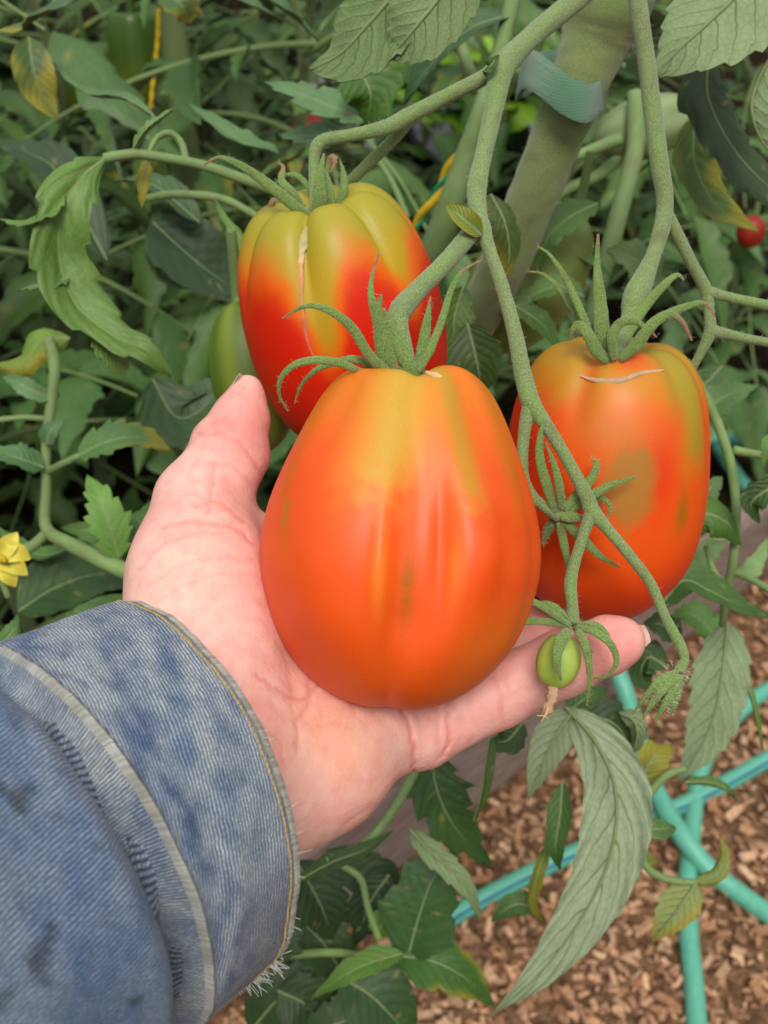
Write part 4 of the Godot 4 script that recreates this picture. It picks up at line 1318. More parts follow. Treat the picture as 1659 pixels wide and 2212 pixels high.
	var t2 := thing("tomato", "red tomato with yellow green shoulders and a cracked seam, behind the thumb", "tomato", c2, "ripening tomatoes on the vine")
	prof = []
	for q in [[0.05, 3.55], [0.35, 3.6], [0.75, 3.9], [1.3, 4.3], [1.95, 4.25], [2.6, 3.7], [3.1, 2.7], [3.38, 1.3], [3.46, -0.2], [3.36, -1.6], [3.0, -2.9], [2.3, -3.9], [1.3, -4.5], [0.5, -4.7], [0.02, -4.72]]:
		prof.append(Vector3(q[0], q[1], 0))
	var dent2 := func(phi: float, y: float) -> Vector2:
		var top := smooth(0.5, 4.0, y)
		var d := 0.0
		for a in [-0.30, 0.62, 1.5, -1.25, 2.5, -2.3]:
			var gap: float = absf(wrapf(phi - a, -PI, PI))
			d -= 0.095 * exp(-gap / 0.12) * top + 0.025 * bell(gap, 0.3) * top
		d -= 0.035 * bell(phi + 0.28, 0.14) * smooth(-3.0, 1.0, y)
		return Vector2(d, d * 2.0)
	var paint2 := func(phi: float, y: float, p: Vector3) -> Color:
		var n := lump.get_noise_3dv(p * 3200.0)
		var col := S(214, 36, 6)
		var m2 := lump.get_noise_3dv(p * 9000.0)
		var edge := 2.5 + 0.9 * bell(phi - 0.22, 0.26) + 0.5 * bell(phi + 0.9, 0.4) - 2.7 * bell(phi + 0.20, 0.24) - 1.6 * bell(phi - 0.74, 0.16)
		var k := smooth(edge - 1.9, edge + 2.0, y + 0.45 * n + 0.15 * m2)
		col = col.lerp(S(228, 104, 8), smooth(0.0, 0.5, k))
		col = col.lerp(S(184, 158, 34), smooth(0.40, 0.95, k))
		col = col.lerp(S(150, 152, 44), smooth(2.2, 4.2, y) * 0.8)
		col = col.lerp(S(186, 22, 10), smooth(-1.5, -4.0, y) * 0.7)
		return col
	g = Geo.new()
	fruit(g, c2, Vector3(-0.2, 0.86, 0.47), prof, 170, 110, dent2, paint2)
	part("fruit", [g, mats.tomato_skin], t2, c2)
	scar(t2, c2, [[662, 490, 35.05], [656, 520, 34.68], [652, 545, 34.55], [650, 580, 34.46], [651, 620, 34.50], [655, 680, 34.58], [664, 735, 34.72], [679, 775, 34.92]], [S(168, 140, 92), S(196, 176, 132), S(196, 140, 100), S(206, 110, 80), S(196, 80, 66)], [0.0006, 0.0018, 0.0011, 0.0008, 0.0007, 0.0007, 0.0006, 0.0003], "cracked_seam", g)
	scar(t2, c2, [[659, 512, 34.66], [654, 532, 34.5], [652, 552, 34.42]], [S(120, 82, 40)], [0.0003, 0.0009, 0.0003], "crack", g)
	g = Geo.new()
	tube(g, [V(668, 470, 36.1), V(688, 462, 36.0), V(712, 455, 36.2)], [0.004, 0.0062, 0.004], 12, [S(104, 128, 58)], 0.7)
	sepals(part("calyx", [g, mats.stem], t2, c2), c2, c2, [
		[30, 0.16, 676, 472, 35.7, 640, 448, 35.2, 600, 415, 34.8, 555, 380, 34.6, 510, 352, 34.5, 472, 340, 34.6, 440, 356, 34.9],
		[40, 0.05, 694, 466, 35.6, 690, 420, 35.3, 692, 375, 35.2, 700, 332, 35.2],
		[26, 0.1, 712, 462, 35.8, 714, 425, 35.6, 710, 395, 35.6, 704, 368, 35.8],
		[24, 0.1, 728, 450, 36.0, 742, 410, 35.9, 742, 375, 36.0, 734, 345, 36.2],
		[24, 0.45, 655, 450, 36.2, 630, 415, 36.0, 608, 390, 36.0, 612, 362, 36.1, 600, 350, 36.2],
		[20, 0.9, 655, 465, 36.4, 610, 470, 36.2, 585, 455, 36.2, 592, 430, 36.2, 578, 470, 36.0, 600, 484, 36.0],
		[18, 0.9, 706, 375, 36.2, 716, 340, 36.0, 724, 350, 35.9, 714, 372, 35.9],
		[16, 0.1, 690, 440, 36.6, 650, 385, 36.6, 618, 378, 36.8, 590, 400, 37.0],
	], Vector3(0, 0.2, 1))

	# --- the right tomato
	var c3 := V(1305, 1036, 37)
	var t3 := thing("tomato", "orange red tomato with olive blotches and a pale curved scar, hanging at the right", "tomato", c3, "ripening tomatoes on the vine")
	prof = []
	for q in [[0.05, 4.15], [0.4, 4.15], [0.8, 4.4], [1.3, 4.62], [2.0, 4.5], [2.65, 3.85], [3.08, 2.8], [3.3, 1.5], [3.42, 0.1], [3.38, -1.3], [3.12, -2.7], [2.45, -3.8], [1.6, -4.6], [0.8, -4.92], [0.02, -5.0]]:
		prof.append(Vector3(q[0], q[1], 0))
	var dent3 := func(phi: float, y: float) -> Vector2:
		var top := smooth(1.0, 4.4, y)
		var d := -0.07 * top * bell(phi + 0.55, 0.16) - 0.06 * top * bell(phi - 0.65, 0.18) - 0.03 * bell(phi - 1.15, 0.12) * smooth(-3.0, 2.0, y) - 0.07 * top * bell(absf(phi) - 2.2, 0.25)
		d += 0.02 * bell(phi - 0.05, 0.5) * bell(y - 3.0, 1.4) - 0.01 * bell(phi - 0.42, 0.2) * bell(y, 2.5)
		return Vector2(d, d * 1.5)
	var paint3 := func(phi: float, y: float, p: Vector3) -> Color:
		var n := lump.get_noise_3dv(p * 3200.0)
		var m := lump.get_noise_3dv(p * 7000.0)
		var col := S(234, 88, 16)
		col = col.lerp(S(222, 52, 8), bell(phi - 0.3, 0.22) * bell(y - 1.2, 1.2) * 0.9 + smooth(-0.5, -1.1, phi) * 0.8)
		col = col.lerp(S(216, 44, 12), smooth(-1.6, -4.2, y - 1.2 * phi) * 0.7)
		var olive := S(172, 146, 34)
		var shoulder := smooth(2.5, 4.1, y + 0.5 * n)
		col = col.lerp(olive, shoulder * 0.85 * clampf(0.75 + 0.6 * absf(phi - 0.1), 0, 1))
		col = col.lerp(S(214, 84, 16), bell(phi - 0.05, 0.35) * smooth(3.9, 4.5, y) * 0.9)
		col = col.lerp(S(206, 96, 20), bell(phi + 0.50, 0.12) * smooth(1.8, 3.2, y) * 0.7)
		col = col.lerp(S(190, 144, 70), bell(phi + 0.15, 0.42) * bell(y - 2.5, 0.85) * 0.55)
		col = col.lerp(S(152, 142, 36), bell(phi - 0.80, 0.22) * smooth(0.3, 2.0, y + 0.7 * m) * 0.9)
		var blot := smooth(1.35, 0.45, sqrt(pow(absf(phi - 0.03) / 0.27, 2.0) + pow(absf(y - 0.75) / 1.3, 2.0)) + 0.34 * m + 0.3 * n)
		col = col.lerp(S(148, 130, 56), blot * 0.75)
		col = col.lerp(S(136, 106, 18), bell(phi - 0.62, 0.075) * bell(y + 0.15, 0.7) * 0.85)
		return col
	g = Geo.new()
	fruit(g, c3, Vector3(0.02, 0.94, 0.33), prof, 160, 110, dent3, paint3)
	part("fruit", [g, mats.tomato_skin], t3, c3)
	scar(t3, c3, [[1254, 812, 33.62], [1290, 822, 33.42], [1340, 822, 33.38], [1385, 806, 33.55], [1434, 799, 34.0]], [S(186, 150, 118), S(172, 134, 108), S(190, 156, 128)], [0.0003, 0.0008, 0.0009, 0.0007, 0.0002], "curved_scar", g)
	g = Geo.new()
	tube(g, [V(1300, 778, 34.4), V(1320, 782, 34.2), V(1345, 772, 34.4)], [0.004, 0.0065, 0.004], 12, [S(88, 112, 58)], 0.7)
	sepals(part("calyx", [g, mats.stem], t3, c3), c3, c3, [
		[34, 0.12, 1318, 780, 33.7, 1290, 760, 33.4, 1272, 725, 33.2, 1250, 702, 33.2, 1238, 712, 33.2, 1232, 730, 33.3],
		[22, 0.06, 1280, 735, 33.8, 1262, 690, 33.6, 1240, 640, 33.6, 1215, 590, 33.7, 1185, 548, 33.8, 1160, 532, 34.0],
		[18, 0.2, 1265, 715, 34.0, 1235, 665, 34.0, 1205, 620, 34.0, 1172, 592, 34.1, 1136, 586, 34.3],
		[42, 0.1, 1305, 770, 33.9, 1300, 710, 33.7, 1296, 650, 33.7, 1290, 580, 33.8, 1292, 506, 34.0],
		[28, 0.22, 1328, 775, 33.4, 1322, 730, 33.1, 1340, 698, 33.0, 1372, 694, 33.0, 1400, 712, 33.1, 1418, 728, 33.2],
		[32, 0.3, 1340, 775, 33.5, 1375, 745, 33.2, 1405, 705, 33.0, 1440, 680, 33.0, 1472, 692, 33.1, 1495, 736, 33.3],
		[26, 0.25, 1350, 765, 33.9, 1395, 715, 33.9, 1440, 680, 34.0, 1490, 660, 34.1, 1522, 655, 34.2, 1546, 685, 34.3],
		[30, 0.08, 1345, 745, 34.6, 1380, 680, 34.8, 1420, 630, 35.0, 1460, 595, 35.2, 1478, 605, 35.3],
	], Vector3(0, 0.15, 1))

	# --- the small unripe one dangling in front of the fingers
	var c4 := V(1207, 1426, 31.3)
	var t4 := thing("unripe_tomato", "tiny pale green tomato with star shaped sepals dangling in front of the finger", "tomato", c4)
	prof = []
	for q in [[0.02, 0.72], [0.2, 0.76], [0.45, 0.62], [0.62, 0.3], [0.68, -0.05], [0.6, -0.45], [0.38, -0.72], [0.15, -0.82], [0.02, -0.84]]:
		prof.append(Vector3(q[0], q[1], 0))
	g = Geo.new()
	fruit(g, c4, Vector3(0.22, 1, 0.2), prof, 48, 36, func(phi: float, y: float) -> Vector2: return Vector2(-0.035 * exp(-absf(wrapf(phi - 0.1, -PI, PI)) / 0.15) - 0.03 * cos(phi * 4.0 + 1.0), 0), func(phi: float, y: float, p: Vector3) -> Color: return S(172, 198, 92).lerp(S(140, 176, 72), clampf(0.5 + 0.5 * cos(phi * 4.0 + 1.0) + 0.5 * lump.get_noise_3dv(p * 2000.0), 0, 1) * 0.6).lerp(S(130, 164, 72), smooth(0.1, 0.7, y) * 0.4))
	part("fruit", [g, mats.tomato_skin], t4, c4)
	g = Geo.new()
	tube(g, bend([V(1196, 1484, 31.2), V(1190, 1510, 31.1), V(1182, 1535, 31.0), V(1172, 1552, 31.0)], 14), [0.0014, 0.0017, 0.0014, 0.0007], 8, [S(178, 148, 116), S(150, 116, 84)], 0.8, Vector3.ZERO, 0.5)
	for q in [[1160, 1546], [1185, 1556], [1168, 1560]]:
		tube(g, bend([V(1184, 1528, 30.95), V(1178, 1545, 30.8), V(q[0], q[1], 30.9)], 8), [0.0005, 0.0002], 5, [S(186, 158, 126)])
	part("withered_flower", [g, mats.pale_scar], t4, c4)
	sepals(t4, c4, c4, [
		[20, 0.10, 1232, 1352, 31.0, 1190, 1344, 30.7, 1140, 1342, 30.5, 1090, 1352, 30.5, 1062, 1375, 30.6, 1047, 1404, 30.8],
		[20, 0.03, 1228, 1350, 30.9, 1190, 1322, 30.5, 1150, 1300, 30.3, 1112, 1306, 30.3, 1088, 1336, 30.5, 1092, 1358, 30.7, 1118, 1370, 30.9],
		[20, 0.05, 1230, 1348, 31.2, 1206, 1318, 31.1, 1180, 1302, 31.1, 1155, 1306, 31.2],
		[22, 0.03, 1245, 1356, 30.9, 1282, 1364, 30.5, 1318, 1390, 30.3, 1332, 1428, 30.3, 1314, 1458, 30.4, 1280, 1466, 30.5],
		[20, 0.03, 1248, 1350, 31.1, 1285, 1350, 30.9, 1312, 1372, 30.8, 1322, 1405, 30.8],
		[24, 0.06, 1248, 1362, 30.6, 1266, 1400, 30.2, 1274, 1460, 30.2, 1268, 1525, 30.4],
		[34, 0.0, 1230, 1362, 30.5, 1208, 1390, 30.15, 1204, 1430, 30.05, 1212, 1470, 30.3],
		[20, 0.0, 1240, 1350, 31.6, 1262, 1385, 31.9, 1280, 1410, 32.0],
	], Vector3(0, 0.3, 1))

	# --- empty calyx and bud on the same truss
	var c5 := V(1208, 1113, 32.6)
	var e := thing("empty_calyx", "empty green calyx with spreading sepals between the front and right tomatoes", "calyx", c5)
	sepals(e, c5, c5, [
		[28, 0.04, 1200, 1105, 32.4, 1182, 1050, 32.1, 1166, 990, 32.0, 1168, 935, 32.1, 1178, 905, 32.2],
		[24, 0.0, 1214, 1100, 32.3, 1208, 1050, 31.9, 1196, 1000, 31.8, 1178, 955, 31.9],
		[28, 0.12, 1218, 1102, 32.5, 1250, 1065, 32.6, 1280, 1030, 32.7, 1288, 1000, 32.7, 1275, 990, 32.7],
		[30, 0.02, 1218, 1108, 32.6, 1265, 1078, 32.6, 1320, 1048, 32.7, 1376, 1030, 32.9],
		[16, 0.0, 1250, 1095, 32.9, 1288, 1076, 33.0, 1312, 1084, 33.0, 1318, 1105, 33.0, 1308, 1128, 33.0],
		[30, 0.0, 1212, 1116, 32.4, 1245, 1118, 32.5, 1275, 1125, 32.7],
		[28, 0.03, 1215, 1122, 32.6, 1255, 1160, 32.8, 1295, 1200, 32.9, 1340, 1226, 33.1],
		[24, 0.0, 1208, 1128, 32.6, 1217, 1170, 32.8, 1226, 1215, 32.9, 1226, 1262, 33.1],
		[30, 0.0, 1198, 1124, 32.8, 1182, 1148, 33.2, 1172, 1178, 33.5],
	], Vector3(0, 0.2, 1))
	var c6 := V(1466, 1452, 31.9)
	var f := thing("faded_blossom", "hairy faded blossom drooping at the end of the truss by the right leaf", "blossom", c6)
	sepals(f, c6, c6, [
		[24, 0.1, 1462, 1452, 31.7, 1425, 1472, 31.4, 1395, 1505, 31.3, 1364, 1544, 31.5],
		[26, 0.05, 1464, 1456, 31.6, 1430, 1490, 31.3, 1408, 1520, 31.2, 1386, 1556, 31.3],
		[24, 0.0, 1468, 1458, 31.7, 1448, 1500, 31.4, 1432, 1530, 31.3, 1415, 1558, 31.4],
		[24, 0.0, 1470, 1458, 31.8, 1462, 1495, 31.6, 1455, 1525, 31.5, 1448, 1545, 31.6],
		[20, 0.9, 1455, 1470, 32.0, 1430, 1505, 32.0, 1418, 1530, 32.0, 1424, 1545, 32.0],
	], Vector3(0, 0.2, 1))
	g = Geo.new()
	hairs(g, [V(1470, 1440, 31.8), V(1440, 1490, 31.5), V(1420, 1530, 31.4)], [0.003, 0.004, 0.003], 260, 0.0028, S(196, 202, 170))
	part("fine_hairs", [g, mats.hair], f, c6, true)

	# --- green fruit in the shade
	for q in [
		["green_tomato", "green tomato half hidden behind the red tomato and the thumb", 545, 812, 42, 1.62, 3.1, Vector3(-0.16, 1, 0.2), S(112, 134, 40), S(86, 112, 34)],
		["green_tomato", "big dull green tomato in the shade behind the forked stems", 1140, 600, 54, 2.7, 4.3, Vector3(0.68, 1, 0.1), S(122, 140, 68), S(104, 126, 60)],
		["green_tomato", "pale striped green tomato lying level behind the right truss", 1395, 275, 60, 1.7, 3.0, Vector3(0.9, 0.25, 0.1), S(134, 154, 110), S(104, 130, 84)],
		["red_tomato", "small red tomato peeking out behind leaves at the right edge", 1622, 500, 95, 1.25, 1.5, Vector3(0.2, 1, 0.3), S(140, 34, 20), S(128, 28, 16)],
		["red_tomato", "dim red tomato far back left of the upper stem", 672, 292, 120, 2.2, 2.4, Vector3(0, 1, 0.3), S(150, 44, 24), S(140, 40, 20)],
	]:
		var at := V(q[2], q[3], q[4])
		var o := thing(q[0], q[1], "tomato", at)
		var rr: float = q[5]
		var hh: float = q[6]
		var line := []
		for k in 13:
			var a := PI * k / 12.0
			line.append(Vector3(rr * pow(maxf(sin(a), 0.0), 0.9), hh * cos(a) * (0.97 if k > 0 else 0.92), 0))
		var ca: Color = q[8]
		var cb: Color = q[9]
		g = Geo.new()
		fruit(g, at, q[7], line, 60, 40, func(phi: float, y: float) -> Vector2: return Vector2(-0.02 * cos(phi * 5.0) * smooth(-1.0, 2.5, y), 0), func(phi: float, y: float, p: Vector3) -> Color: return ca.lerp(cb, clampf(0.5 + 0.5 * cos(phi * 7.0) + lump.get_noise_3dv(p * 400.0), 0, 1)))
		part("fruit", [g, mats.tomato_skin], o, at)
		g = Geo.new()
		var up := W(q[7]).normalized()
		tube(g, bend([at + up * (hh * 0.0088), at + up * (hh * 0.0105), at + up * (hh * 0.0115) + Vector3.UP * 0.02], 8), [0.003, 0.002], 8, [S(96, 118, 66)])
		part("fruit_stalk", [g, mats.stalk], o, at)
	# two bell-shaped green peppers in the far left
	for q in [["green pepper with dented shoulders hanging at the far left", 188, 172, 118, 3.3, 4.0], ["taller green pepper hanging just left of the green stake", 290, 125, 112, 2.6, 4.6]]:
		var at := V(q[1], q[2], q[3])
		var o := thing("green_pepper", q[0], "pepper", at, "green peppers in the far left")
		var line := []
		for k in [[0.05, 0.72], [0.3, 0.8], [0.7, 0.98], [0.95, 0.85], [1.0, 0.4], [0.96, -0.1], [0.86, -0.6], [0.6, -0.95], [0.25, -0.98], [0.02, -0.92]]:
			line.append(Vector3(k[0] * q[4], k[1] * q[5], 0))
		g = Geo.new()
		fruit(g, at, Vector3(0, 0.9, 0.4), line, 60, 40, func(phi: float, y: float) -> Vector2: return Vector2(-0.09 * exp(-absf(wrapf(phi * 2.0 + 0.6, -PI, PI)) / 0.6), 0.0), func(phi: float, y: float, p: Vector3) -> Color: return S(72, 104, 38).lerp(S(104, 118, 36), smooth(1.0, -3.0, y)))
		part("fruit", [g, mats.pepper_skin], o, at)
		g = Geo.new()
		var up := W(Vector3(0, 0.9, 0.4)).normalized()
		tube(g, bend([at + up * (q[5] * 0.0070), at + up * (q[5] * 0.0090), at + up * (q[5] * 0.0118) + Vector3.UP * 0.02], 8), [0.006, 0.0035, 0.003], 8, [S(72, 98, 46)])
		part("fruit_stalk", [g, mats.stalk], o, at)


func build_hand() -> void:
	var wrist := V(430, 1620, 30.5)
	var who := thing("person", "left hand with a faded denim sleeve reaching in to cradle the front tomato", "person", wrist)
	var bones := [
		# forearm and wrist
		capsule([-1056, 2286, 19.5], [-291, 1964, 23.5], 3.3, 3.0, 0.6),
		capsule([-291, 1964, 23.5], [450, 1610, 30.2], 3.0, 2.7, 1.2),
		# ball of the thumb
		capsule([395, 1470, 30.6], [415, 1240, 31.8], 2.0, 1.75, 1.2),
		capsule([470, 1400, 31.0], [455, 1200, 32.2], 1.9, 1.45, 1.2),
		capsule([412, 1240, 31.9], [428, 1085, 33.1], 1.72, 1.34, 0.6),
		# thumb
		capsule([430, 1085, 33.1], [502, 955, 33.9], 1.26, 1.04, 0.3),
		capsule([502, 955, 33.9], [520, 905, 34.1], 1.02, 0.90, 0.2),
		capsule([520, 905, 34.1], [531, 862, 34.3], 0.90, 0.60, 0.2),
		capsule([531, 862, 34.3], [535, 840, 34.4], 0.60, 0.44, 0.2),
		capsule([514, 985, 33.9], [488, 1046, 33.3], 1.00, 0.88, 0.2),
		capsule([452, 950, 34.0], [454, 956, 34.0], 0.52, 0.52, 0.4),
		# web between thumb and forefinger
		capsule([470, 1150, 33.4], [720, 1225, 36.4], 1.0, 1.0, 1.0),
		# metacarpals
		capsule([500, 1540, 31.6], [735, 1215, 36.4], 1.9, 1.15, 1.0),
		capsule([530, 1580, 31.6], [800, 1330, 36.2], 2.0, 1.2, 1.0),
		capsule([560, 1640, 31.4], [850, 1450, 35.7], 2.1, 1.2, 1.0),
		# heel below the little finger
		capsule([545, 1735, 30.4], [690, 1640, 31.6], 1.90, 1.9, 1.2),
		capsule([690, 1640, 31.6], [800, 1565, 32.8], 1.9, 1.55, 1.0),
		capsule([470, 1660, 30.2], [620, 1560, 31.9], 2.1, 1.6, 1.2),
		# little finger along the lower edge
		capsule([800, 1580, 32.8], [905, 1575, 33.3], 1.45, 1.16, 0.5),
		capsule([905, 1575, 33.3], [1075, 1496, 33.8], 1.16, 1.06, 0.35),
		capsule([1075, 1496, 33.8], [1215, 1433, 33.4], 1.06, 0.98, 0.3),
		capsule([1215, 1433, 33.4], [1318, 1392, 32.7], 0.98, 0.84, 0.3),
		capsule([1318, 1392, 32.7], [1345, 1384, 32.5], 0.84, 0.66, 0.3),
		# ring finger, reaching behind the right tomato
		capsule([840, 1450, 35.7], [1030, 1420, 37.4], 1.15, 1.1, 0.35),
		capsule([1030, 1420, 37.4], [1150, 1372, 39.6], 1.08, 0.95, 0.3),
		capsule([1150, 1372, 39.6], [1225, 1330, 42.0], 0.95, 0.75, 0.3),
		# middle and forefinger, hidden behind the fruit
		capsule([800, 1330, 36.2], [965, 1255, 39.6], 1.1, 1.0, 0.35),
		capsule([965, 1255, 39.6], [1050, 1210, 42.4], 0.98, 0.75, 0.3),
		capsule([735, 1215, 36.4], [860, 1120, 39.6], 1.1, 0.95, 0.35),
		capsule([860, 1120, 39.6], [930, 1070, 42.2], 0.95, 0.72, 0.3),
	]
	var g := skin_mesh(bones, 0.09)
	# creases: [depth cm, width, reddening, x, y, x, y ...]
	var creases := [
		[0.12, 8, 0.8, 863, 1522, 884, 1572, 894, 1622, 890, 1680],
		[0.09, 7, 0.7, 960, 1500, 968, 1550, 968, 1600, 958, 1632],
		[0.04, 8, 0.5, 1068, 1462, 1082, 1520, 1086, 1560], [0.03, 6, 0.3, 1086, 1455, 1100, 1515],
		[0.045, 7, 0.5, 1215, 1400, 1232, 1480],
		[0.045, 8, 0.6, 430, 938, 478, 940, 520, 962, 552, 1002, 570, 1040],
		[0.03, 7, 0.4, 455, 1000, 500, 1010, 548, 1050],
		[0.05, 9, 0.5, 526, 1128, 490, 1098, 462, 1085, 425, 1096],
		[0.03, 7, 0.4, 466, 1000, 460, 1050, 452, 1110],
		[0.05, 8, 0.6, 352, 1140, 410, 1128, 470, 1132, 520, 1150, 548, 1180],
		[0.028, 6, 0.4, 300, 1230, 350, 1180, 420, 1152, 470, 1152],
		[0.028, 6, 0.35, 320, 1268, 390, 1222, 470, 1206, 545, 1212],
		[0.02, 6, 0.3, 310, 1320, 400, 1262, 490, 1240, 560, 1244],
		[0.02, 6, 0.25, 330, 1200, 390, 1165, 440, 1160],
		[0.055, 9, 0.6, 553, 1462, 600, 1490, 632, 1512, 668, 1500, 690, 1470],
		[0.04, 8, 0.5, 668, 1462, 664, 1520, 640, 1560, 640, 1620],
		[0.03, 8, 0.35, 596, 1380, 622, 1450, 634, 1540],
		[0.04, 8, 0.4, 758, 1500, 764, 1540], [0.03, 7, 0.3, 740, 1785, 800, 1745, 855, 1712],
		[0.025, 7, 0.3, 560, 1560, 600, 1600, 615, 1660],
		[0.03, 8, 0.35, 930, 1512, 948, 1560, 944, 1640],
	]
	for c in creases.size():
		var flat_line: Array = creases[c]
		var way := []
		for m in range(3, flat_line.size(), 2):
			way.append(Vector2(flat_line[m], flat_line[m + 1]))
		var out := [flat_line[0], flat_line[1], flat_line[2]]
		for q in bend(way, way.size() * 4):
			var wob := Vector2(lump.get_noise_2d(q.x * 1.5, q.y * 1.5), lump.get_noise_2d(q.y * 1.5, q.x * 1.5)) * 6.0
			out.append(q.x + wob.x)
			out.append(q.y + wob.y)
		creases[c] = out
	var base := S(228, 184, 175)
	for k in g.v.size():
		var p := g.v[k]
		var q := Vector2(829.5 + p.x / -p.z * F, 1106.0 - p.y / -p.z * F)
		var n1 := lump.get_noise_3dv(p * 9.0)
		var n2 := lump.get_noise_3dv(p * 38.0)
		var col := base.lerp(S(218, 150, 140), clampf(0.26 + 0.8 * n1 + 0.65 * n2, 0.0, 1.0))
		col = col.lerp(S(230, 180, 148), bell(q.distance_to(Vector2(720, 1600)), 120.0) * 0.5)
		col = col.lerp(S(218, 130, 124), (bell(q.distance_to(Vector2(545, 930)), 90.0) * 0.55 + bell(q.distance_to(Vector2(1330, 1390)), 70.0) * 0.75 + bell(q.distance_to(Vector2(380, 1100)), 80.0) * 0.25 + bell(q.distance_to(Vector2(1100, 1500)), 160.0) * 0.35))
		col = col.lerp(S(228, 176, 158), bell(q.distance_to(Vector2(420, 1230)), 90.0) * 0.6)
		var push := 0.0
		for cr in creases:
			if absf(q.x - cr[3]) > 330.0 or absf(q.y - cr[4]) > 330.0:
				continue
			var d := line_gap(q, cr.slice(3))
			if d < 40.0:
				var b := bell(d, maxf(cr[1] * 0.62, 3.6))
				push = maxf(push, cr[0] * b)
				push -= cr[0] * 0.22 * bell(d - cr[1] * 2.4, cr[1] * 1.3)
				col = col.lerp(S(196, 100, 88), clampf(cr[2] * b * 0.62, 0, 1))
		col = col * (1.0 + 0.05 * n2)
		col.a = 1.0
		g.c[k] = col
		g.v[k] = p + Vector3(0, 0, -1) * push * (1.0 if p.z > -36.0 else 0.0)
	for k in g.v.size():
		g.v[k] = eye_frame * (g.v[k] * 0.01)
	var hand := part("hand", [g, mats.skin], who, wrist)
	# nails: the thumb's seen edge-on, the little finger's past its tip
	for nl in [[[520, 808, 34.35], [502, 836, 34.35], [484, 870, 34.4], Vector3(-0.93, 0.3, -0.22), 50.0, S(206, 190, 184)], [[1330, 1394, 33.2], [1374, 1378, 33.0], [1401, 1368, 32.8], Vector3(0.6, 0.0, -0.8), 54.0, S(222, 196, 176)]]:
		var a: Vector3 = V(nl[0][0], nl[0][1], nl[0][2])
		var b: Vector3 = V(nl[1][0], nl[1][1], nl[1][2])
		var c: Vector3 = V(nl[2][0], nl[2][1], nl[2][2])
		var ng := Geo.new()
		var out: Vector3 = W(nl[3]).normalized()
		var spine := bend([a, b, c], 12)
		for side in [1.0, -1.0]:
			var first := ng.v.size()
			for i in 13:
				var dir: Vector3 = (spine[mini(i + 1, 12)] - spine[maxi(i - 1, 0)]).normalized()
				var up := (out - dir * out.dot(dir)).normalized()
				var across := dir.cross(up)
				for j in 9:
					var s := j / 4.0 - 1.0
					var w: float = nl[4] * 0.5 * 33.0 / F * 0.01 * (0.55 + 0.45 * sqrt(maxf(0.0, sin(PI * clampf(i / 12.0, 0.04, 0.96)))))
					ng.add(spine[i] + across * (s * w) - up * (s * s * w * 0.45) + up * (0.0003 * side), nl[5])
			for i in 12:
				for j in 8:
					var x := first + i * 9 + j
					if side > 0:
						ng.quad(x, x + 1, x + 10, x + 9)
					else:
						ng.quad(x, x + 9, x + 10, x + 1)
		part("fingernail", [ng, mats.nail], hand, wrist)

	# ---- the sleeve, as rings about the forearm
	var c0 := Vector3((367.0 - 829.5) / F * 27.0, (1106.0 - 1730.0) / F * 27.0, -27.0)
	var u := Vector3(0.26, -0.965, 0.0).normalized()
	var w0 := Vector3(0.64, 0.172, 0.75)
	var w := (w0 - u * w0.dot(u)).normalized()
	var ax := u.cross(w).normalized()
	if ax.z > 0.0:
		ax = -ax
	var sleeve_at := func(th: float, l: float) -> Vector3:
		var r := 4.95 + 0.07 * l - 0.11 * l * maxf(0.0, -cos(th))
		var front := smooth(0.0, 0.5, sin(th))
		var seam := 2.9 - 0.85 * cos(th)
		r += 0.12 * (1.0 - smooth(seam - 0.05, seam + 0.10, l)) * smooth(0.0, 0.3, l)
		r += 0.10 * bell(l - seam + 0.12, 0.10)
		var low := smooth(0.35, 1.0, th) * smooth(2.9, 2.2, th)
		r -= (0.65 * bell(l - seam - 0.42, 0.30)) * low
		r += 0.70 * smooth(seam + 0.5, seam + 1.4, l) * low
		r += 0.17 * lump.get_noise_3d(th * 70.0, l * 14.0, 3.0) + 0.12 * bell(l - 1.4 - 0.5 * sin(th * 2.0), 0.35) * bell(th - 1.35, 0.55) - 0.10 * bell(l - 2.0, 0.3) * bell(th - 1.9, 0.6)
		r += 0.22 * lump.get_noise_3d(th * 40.0, l * 6.0, 31.0) * smooth(seam, seam + 2.0, l)
		r += 0.02 * fine.get_noise_2d(th * 40.0, l * 3.0)
		return c0 - ax * l + (u * cos(th) * (0.9 if cos(th) > 0.0 else 1.0) + w * sin(th)) * r
	var dg := Geo.new()
	var nl := 150
	var nt := 220
	for i in nl + 1:
		for j in nt + 1:
			var th := -PI * 0.5 + TAU * j / nt
			var seam := 2.9 - 0.85 * cos(th)
			var l := seam * i / 44.0 if i <= 44 else seam + (15.0 - seam) * (i - 45) / (nl - 45.0)
			var p: Vector3 = sleeve_at.call(th, l)
			var arc := th * 5.0
			var f1 := lump.get_noise_2d(arc * 16.0 + l * 40.0, l * 14.0)
			var f2 := lump.get_noise_2d(arc * 50.0 + 500.0, l * 90.0)
			var col := S(208, 214, 216)
			col = col.lerp(S(84, 122, 168), clampf(0.36 + 0.75 * f1 + 0.55 * f2, 0, 1) * 0.85)
			col = col.lerp(S(156, 156, 158), bell(th - 0.75, 0.65) * smooth(2.6, 0.4, l) * 0.9)
			col = col.lerp(S(190, 186, 170), bell(l - seam + 0.10, 0.10) * 0.6)
			col = col.lerp(S(84, 106, 154), bell(l - seam + 0.75, 0.35) * clampf(f2 * 1.4, 0, 1) * 0.7)
			col = col.lerp(S(104, 136, 172), smooth(seam + 0.2, seam + 1.2, l) * 0.55)
			col = col.lerp(S(58, 62, 64), smooth(0.40, 0.62, lump.get_noise_2d(arc * 45.0 + 90.0, l * 38.0)) * smooth(seam + 1.0, seam + 2.0, l) * 0.7)
